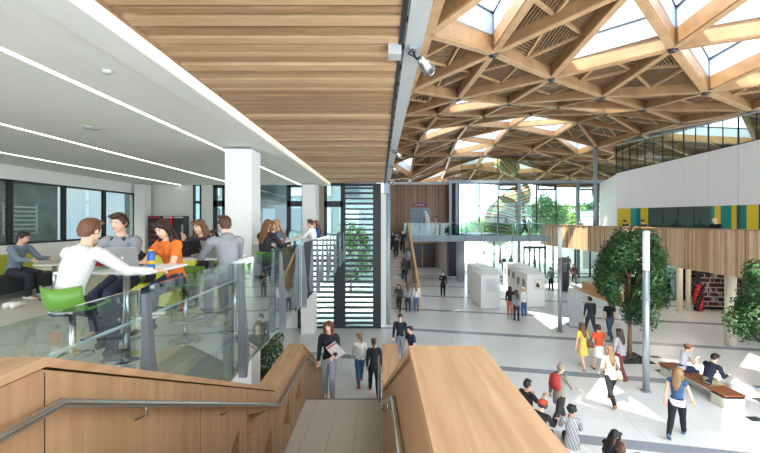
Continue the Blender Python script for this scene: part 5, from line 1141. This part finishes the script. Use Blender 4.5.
# exhibition visitors
P_('woman with dark hair in black and coral trousers, left of the exhibition trio', 510, 316, -15, H=1.66, sex='f', legs=STAND, arms=PHONE, head=(2, -10), top='2a2426', bottom='d9796b', hair='2a1713', style='long', vox=.012, shoes='3a2a28')
P_('woman in a grey cardigan and dark jeans, middle of the exhibition trio', 516.5, 320.5, 5, H=1.62, sex='f', legs=STAND, arms=BAG2, head=(2, 0), top='8d9094', bottom='1f2a3f', hair='5a2f1e', style='long', vox=.012, hem=.04)
P_('blond woman in white and blue jeans, right of the exhibition trio', 524, 317.5, 35, H=1.66, sex='f', legs=CASUAL, arms=BAG2, head=(2, 0), top='e6e6e6', bottom='3d5c8a', hair='93734a', style='tail', vox=.012, shoes='e0e0e0')
P_('man in grey with a rucksack standing before the entrance by the totem', 551, 290.5, 5, H=1.76, sex='m', legs=STAND, arms=BAG2, head=(2, 0), top='7d8288', bottom='1e2025', hair='1d1512', vox=.014)
P_('security man in black talking on a phone in the open floor', 443, 297, 175, H=1.80, sex='m', legs=STAND, arms=PHONE, head=(2, 0), top='16171b', bottom='16171b', hair='15110f', vox=.013, collar='e8e8e8')
P_('woman in a light top beside the red pushchair', 490, 287, -60, H=1.66, sex='f', legs=STAND, arms=TYPE, head=(2, 0), top='3a3b40', bottom='2a2c33', hair='3a2a20', style='long', vox=.015)
P_('person in dark clothes by the doors, nearest the totem', 574, 284, 160, H=1.72, sex='f', legs=WALK, arms=HANG, head=(2, 0), top='57343a', bottom='1f2024', hair='3a2a20', style='long', vox=.015)
# far stairs
def onstair(label, px, Y, rz, **kw):
    z = max(0, min(BZ, int((Y - y0) / td + 1) * rh)) if Y > y0 else 0
    return person(label, G(px, Y), Y, z, rz, vox=.015, **kw)
onstair('woman in a dark jacket at the foot of the far stairs, left of three', 399, 21.5, 170, H=1.66, sex='f', legs=WALK, arms=BAG2, top='3a3b42', bottom='1d1f26', hair='3a2618', style='long')
onstair('woman in a grey cardigan at the foot of the far stairs, middle of three', 408, 21.4, 0, H=1.66, sex='f', legs=CASUAL, arms=HANG, top='9a9ca0', bottom='2b3a57', hair='6b4a30', style='long')
onstair('blond woman in white at the foot of the far stairs, right of three', 416.5, 21.5, -5, H=1.64, sex='f', legs=STAND, arms=HANG, top='e4e4e4', bottom='5b7396', hair='9c7c50', style='long')
onstair('woman in dark clothes climbing the lower half of the far stairs', 404.5, 24.7, 0, H=1.68, sex='f', legs=WALK, arms=BAG2, top='4a4046', bottom='20222a', hair='33221a', style='long')
onstair('man in grey climbing the lower half of the far stairs beside the oak side', 408.3, 25.8, 0, H=1.74, sex='m', legs=WALK2, arms=HANG, top='85898e', bottom='3a3d44', hair='2a1d15')
onstair('woman in black coming down the upper far stairs, left of three', 392.6, 28.3, 180, H=1.66, sex='f', legs=WALK, arms=HANG, top='1f1f24', bottom='1f1f24', hair='231815', style='long')
onstair('woman in black coming down the upper far stairs, middle of three', 396.2, 27.4, 180, H=1.66, sex='f', legs=WALK2, arms=HANG, top='2a2a2f', bottom='17171c', hair='2a1d15', style='long')
onstair('man in a black jacket with white collar coming down the upper far stairs', 402.6, 28.4, 180, H=1.8, sex='m', legs=WALK, arms=BAG2, top='17181c', bottom='17181c', hair='1d1512', collar='e8e8e8')
# bridge, gallery
person('woman in grey with folded arms walking along the far footbridge by the double doors', G(436, 32.2), 32.2, BZ, 80, 1.72, 'f', 'l', legs=WALK, arms=BAG2, top='9a8f98', bottom='22242b', hair='2a1d15', style='bun', vox=.015)
person('person in black striding along the far footbridge before the facade', G(525, 32.2), 32.2, BZ, 92, 1.78, 'm', 'm', lean=6, legs=((34, 8), (-28, 16)), arms=SW, top='15161a', bottom='15161a', hair='15110f', vox=.015)
person('bald man in a dark suit and white shirt leaning on the gallery front', G(716, 16.3) + .1, 16.3, 3.82, 100, 1.72, 'm', 'l', lean=16, legs=STAND, arms=((30, 10, 50, 20), (30, 10, 50, 20)), head=(14, 0), top='1a1c22', bottom='1a1c22', hair='caa88c', style='bald', collar='f0f0f0', vox=.011)
for (px, Y, lb, hc_, tp) in ((623, 23.6, 'person with dark hair whose head shows over the gallery front, left of two', '1c1513', '33363b'), (641, 22.3, 'person with dark hair whose head shows over the gallery front, right of two', '2a1a14', '4a3a3a')):
    person(lb, G(px, Y) + .35, Y, 3.82, 90, 1.66, 'm', 'l', lean=20, legs=STAND, arms=TYPE, head=(20, 0), top=tp, bottom='22242b', hair=hc_, vox=.015)
person('person in dark grey standing at the far left end of the gallery front', G(580, 29.5), 29.5, 3.82, 150, 1.66, 'f', 'l', legs=STAND, arms=TYPE, top='3c3f45', bottom='22242b', hair='1c1513', style='bob', vox=.015)
# outside
for (px, Y, rz, lb, tp, bt) in ((504, 38.5, 170, 'person in blue outside the lower glazing, left of the pair', '4a6485', '2b3444'), (510.5, 39, 190, 'person in grey-blue outside the lower glazing, right of the pair', '6f8296', '2b3444'), (535, 38, 90, 'person walking past outside the entrance doors', '5a6470', '2b2d33'), (568, 38.5, 180, 'person in dark clothes outside, seen beside the totem', '3a3a40', '26262c')):
    person(lb, G(px, Y), Y, -.02, rz, 1.7, 'm', 'l', legs=WALK, arms=HANG, top=tp, bottom=bt, hair='2a1d15', vox=.018)

# ------------------------------------------------------------------ freeze modifiers of the figures
bpy.context.view_layer.update(); dg = bpy.context.evaluated_depsgraph_get()
new = [(o, bpy.data.meshes.new_from_object(o.evaluated_get(dg))) for o in BAKE]
for o, me in new:
    o.modifiers.clear(); o.data = me
    me.polygons.foreach_set('use_smooth', [True] * len(me.polygons)); me.update()
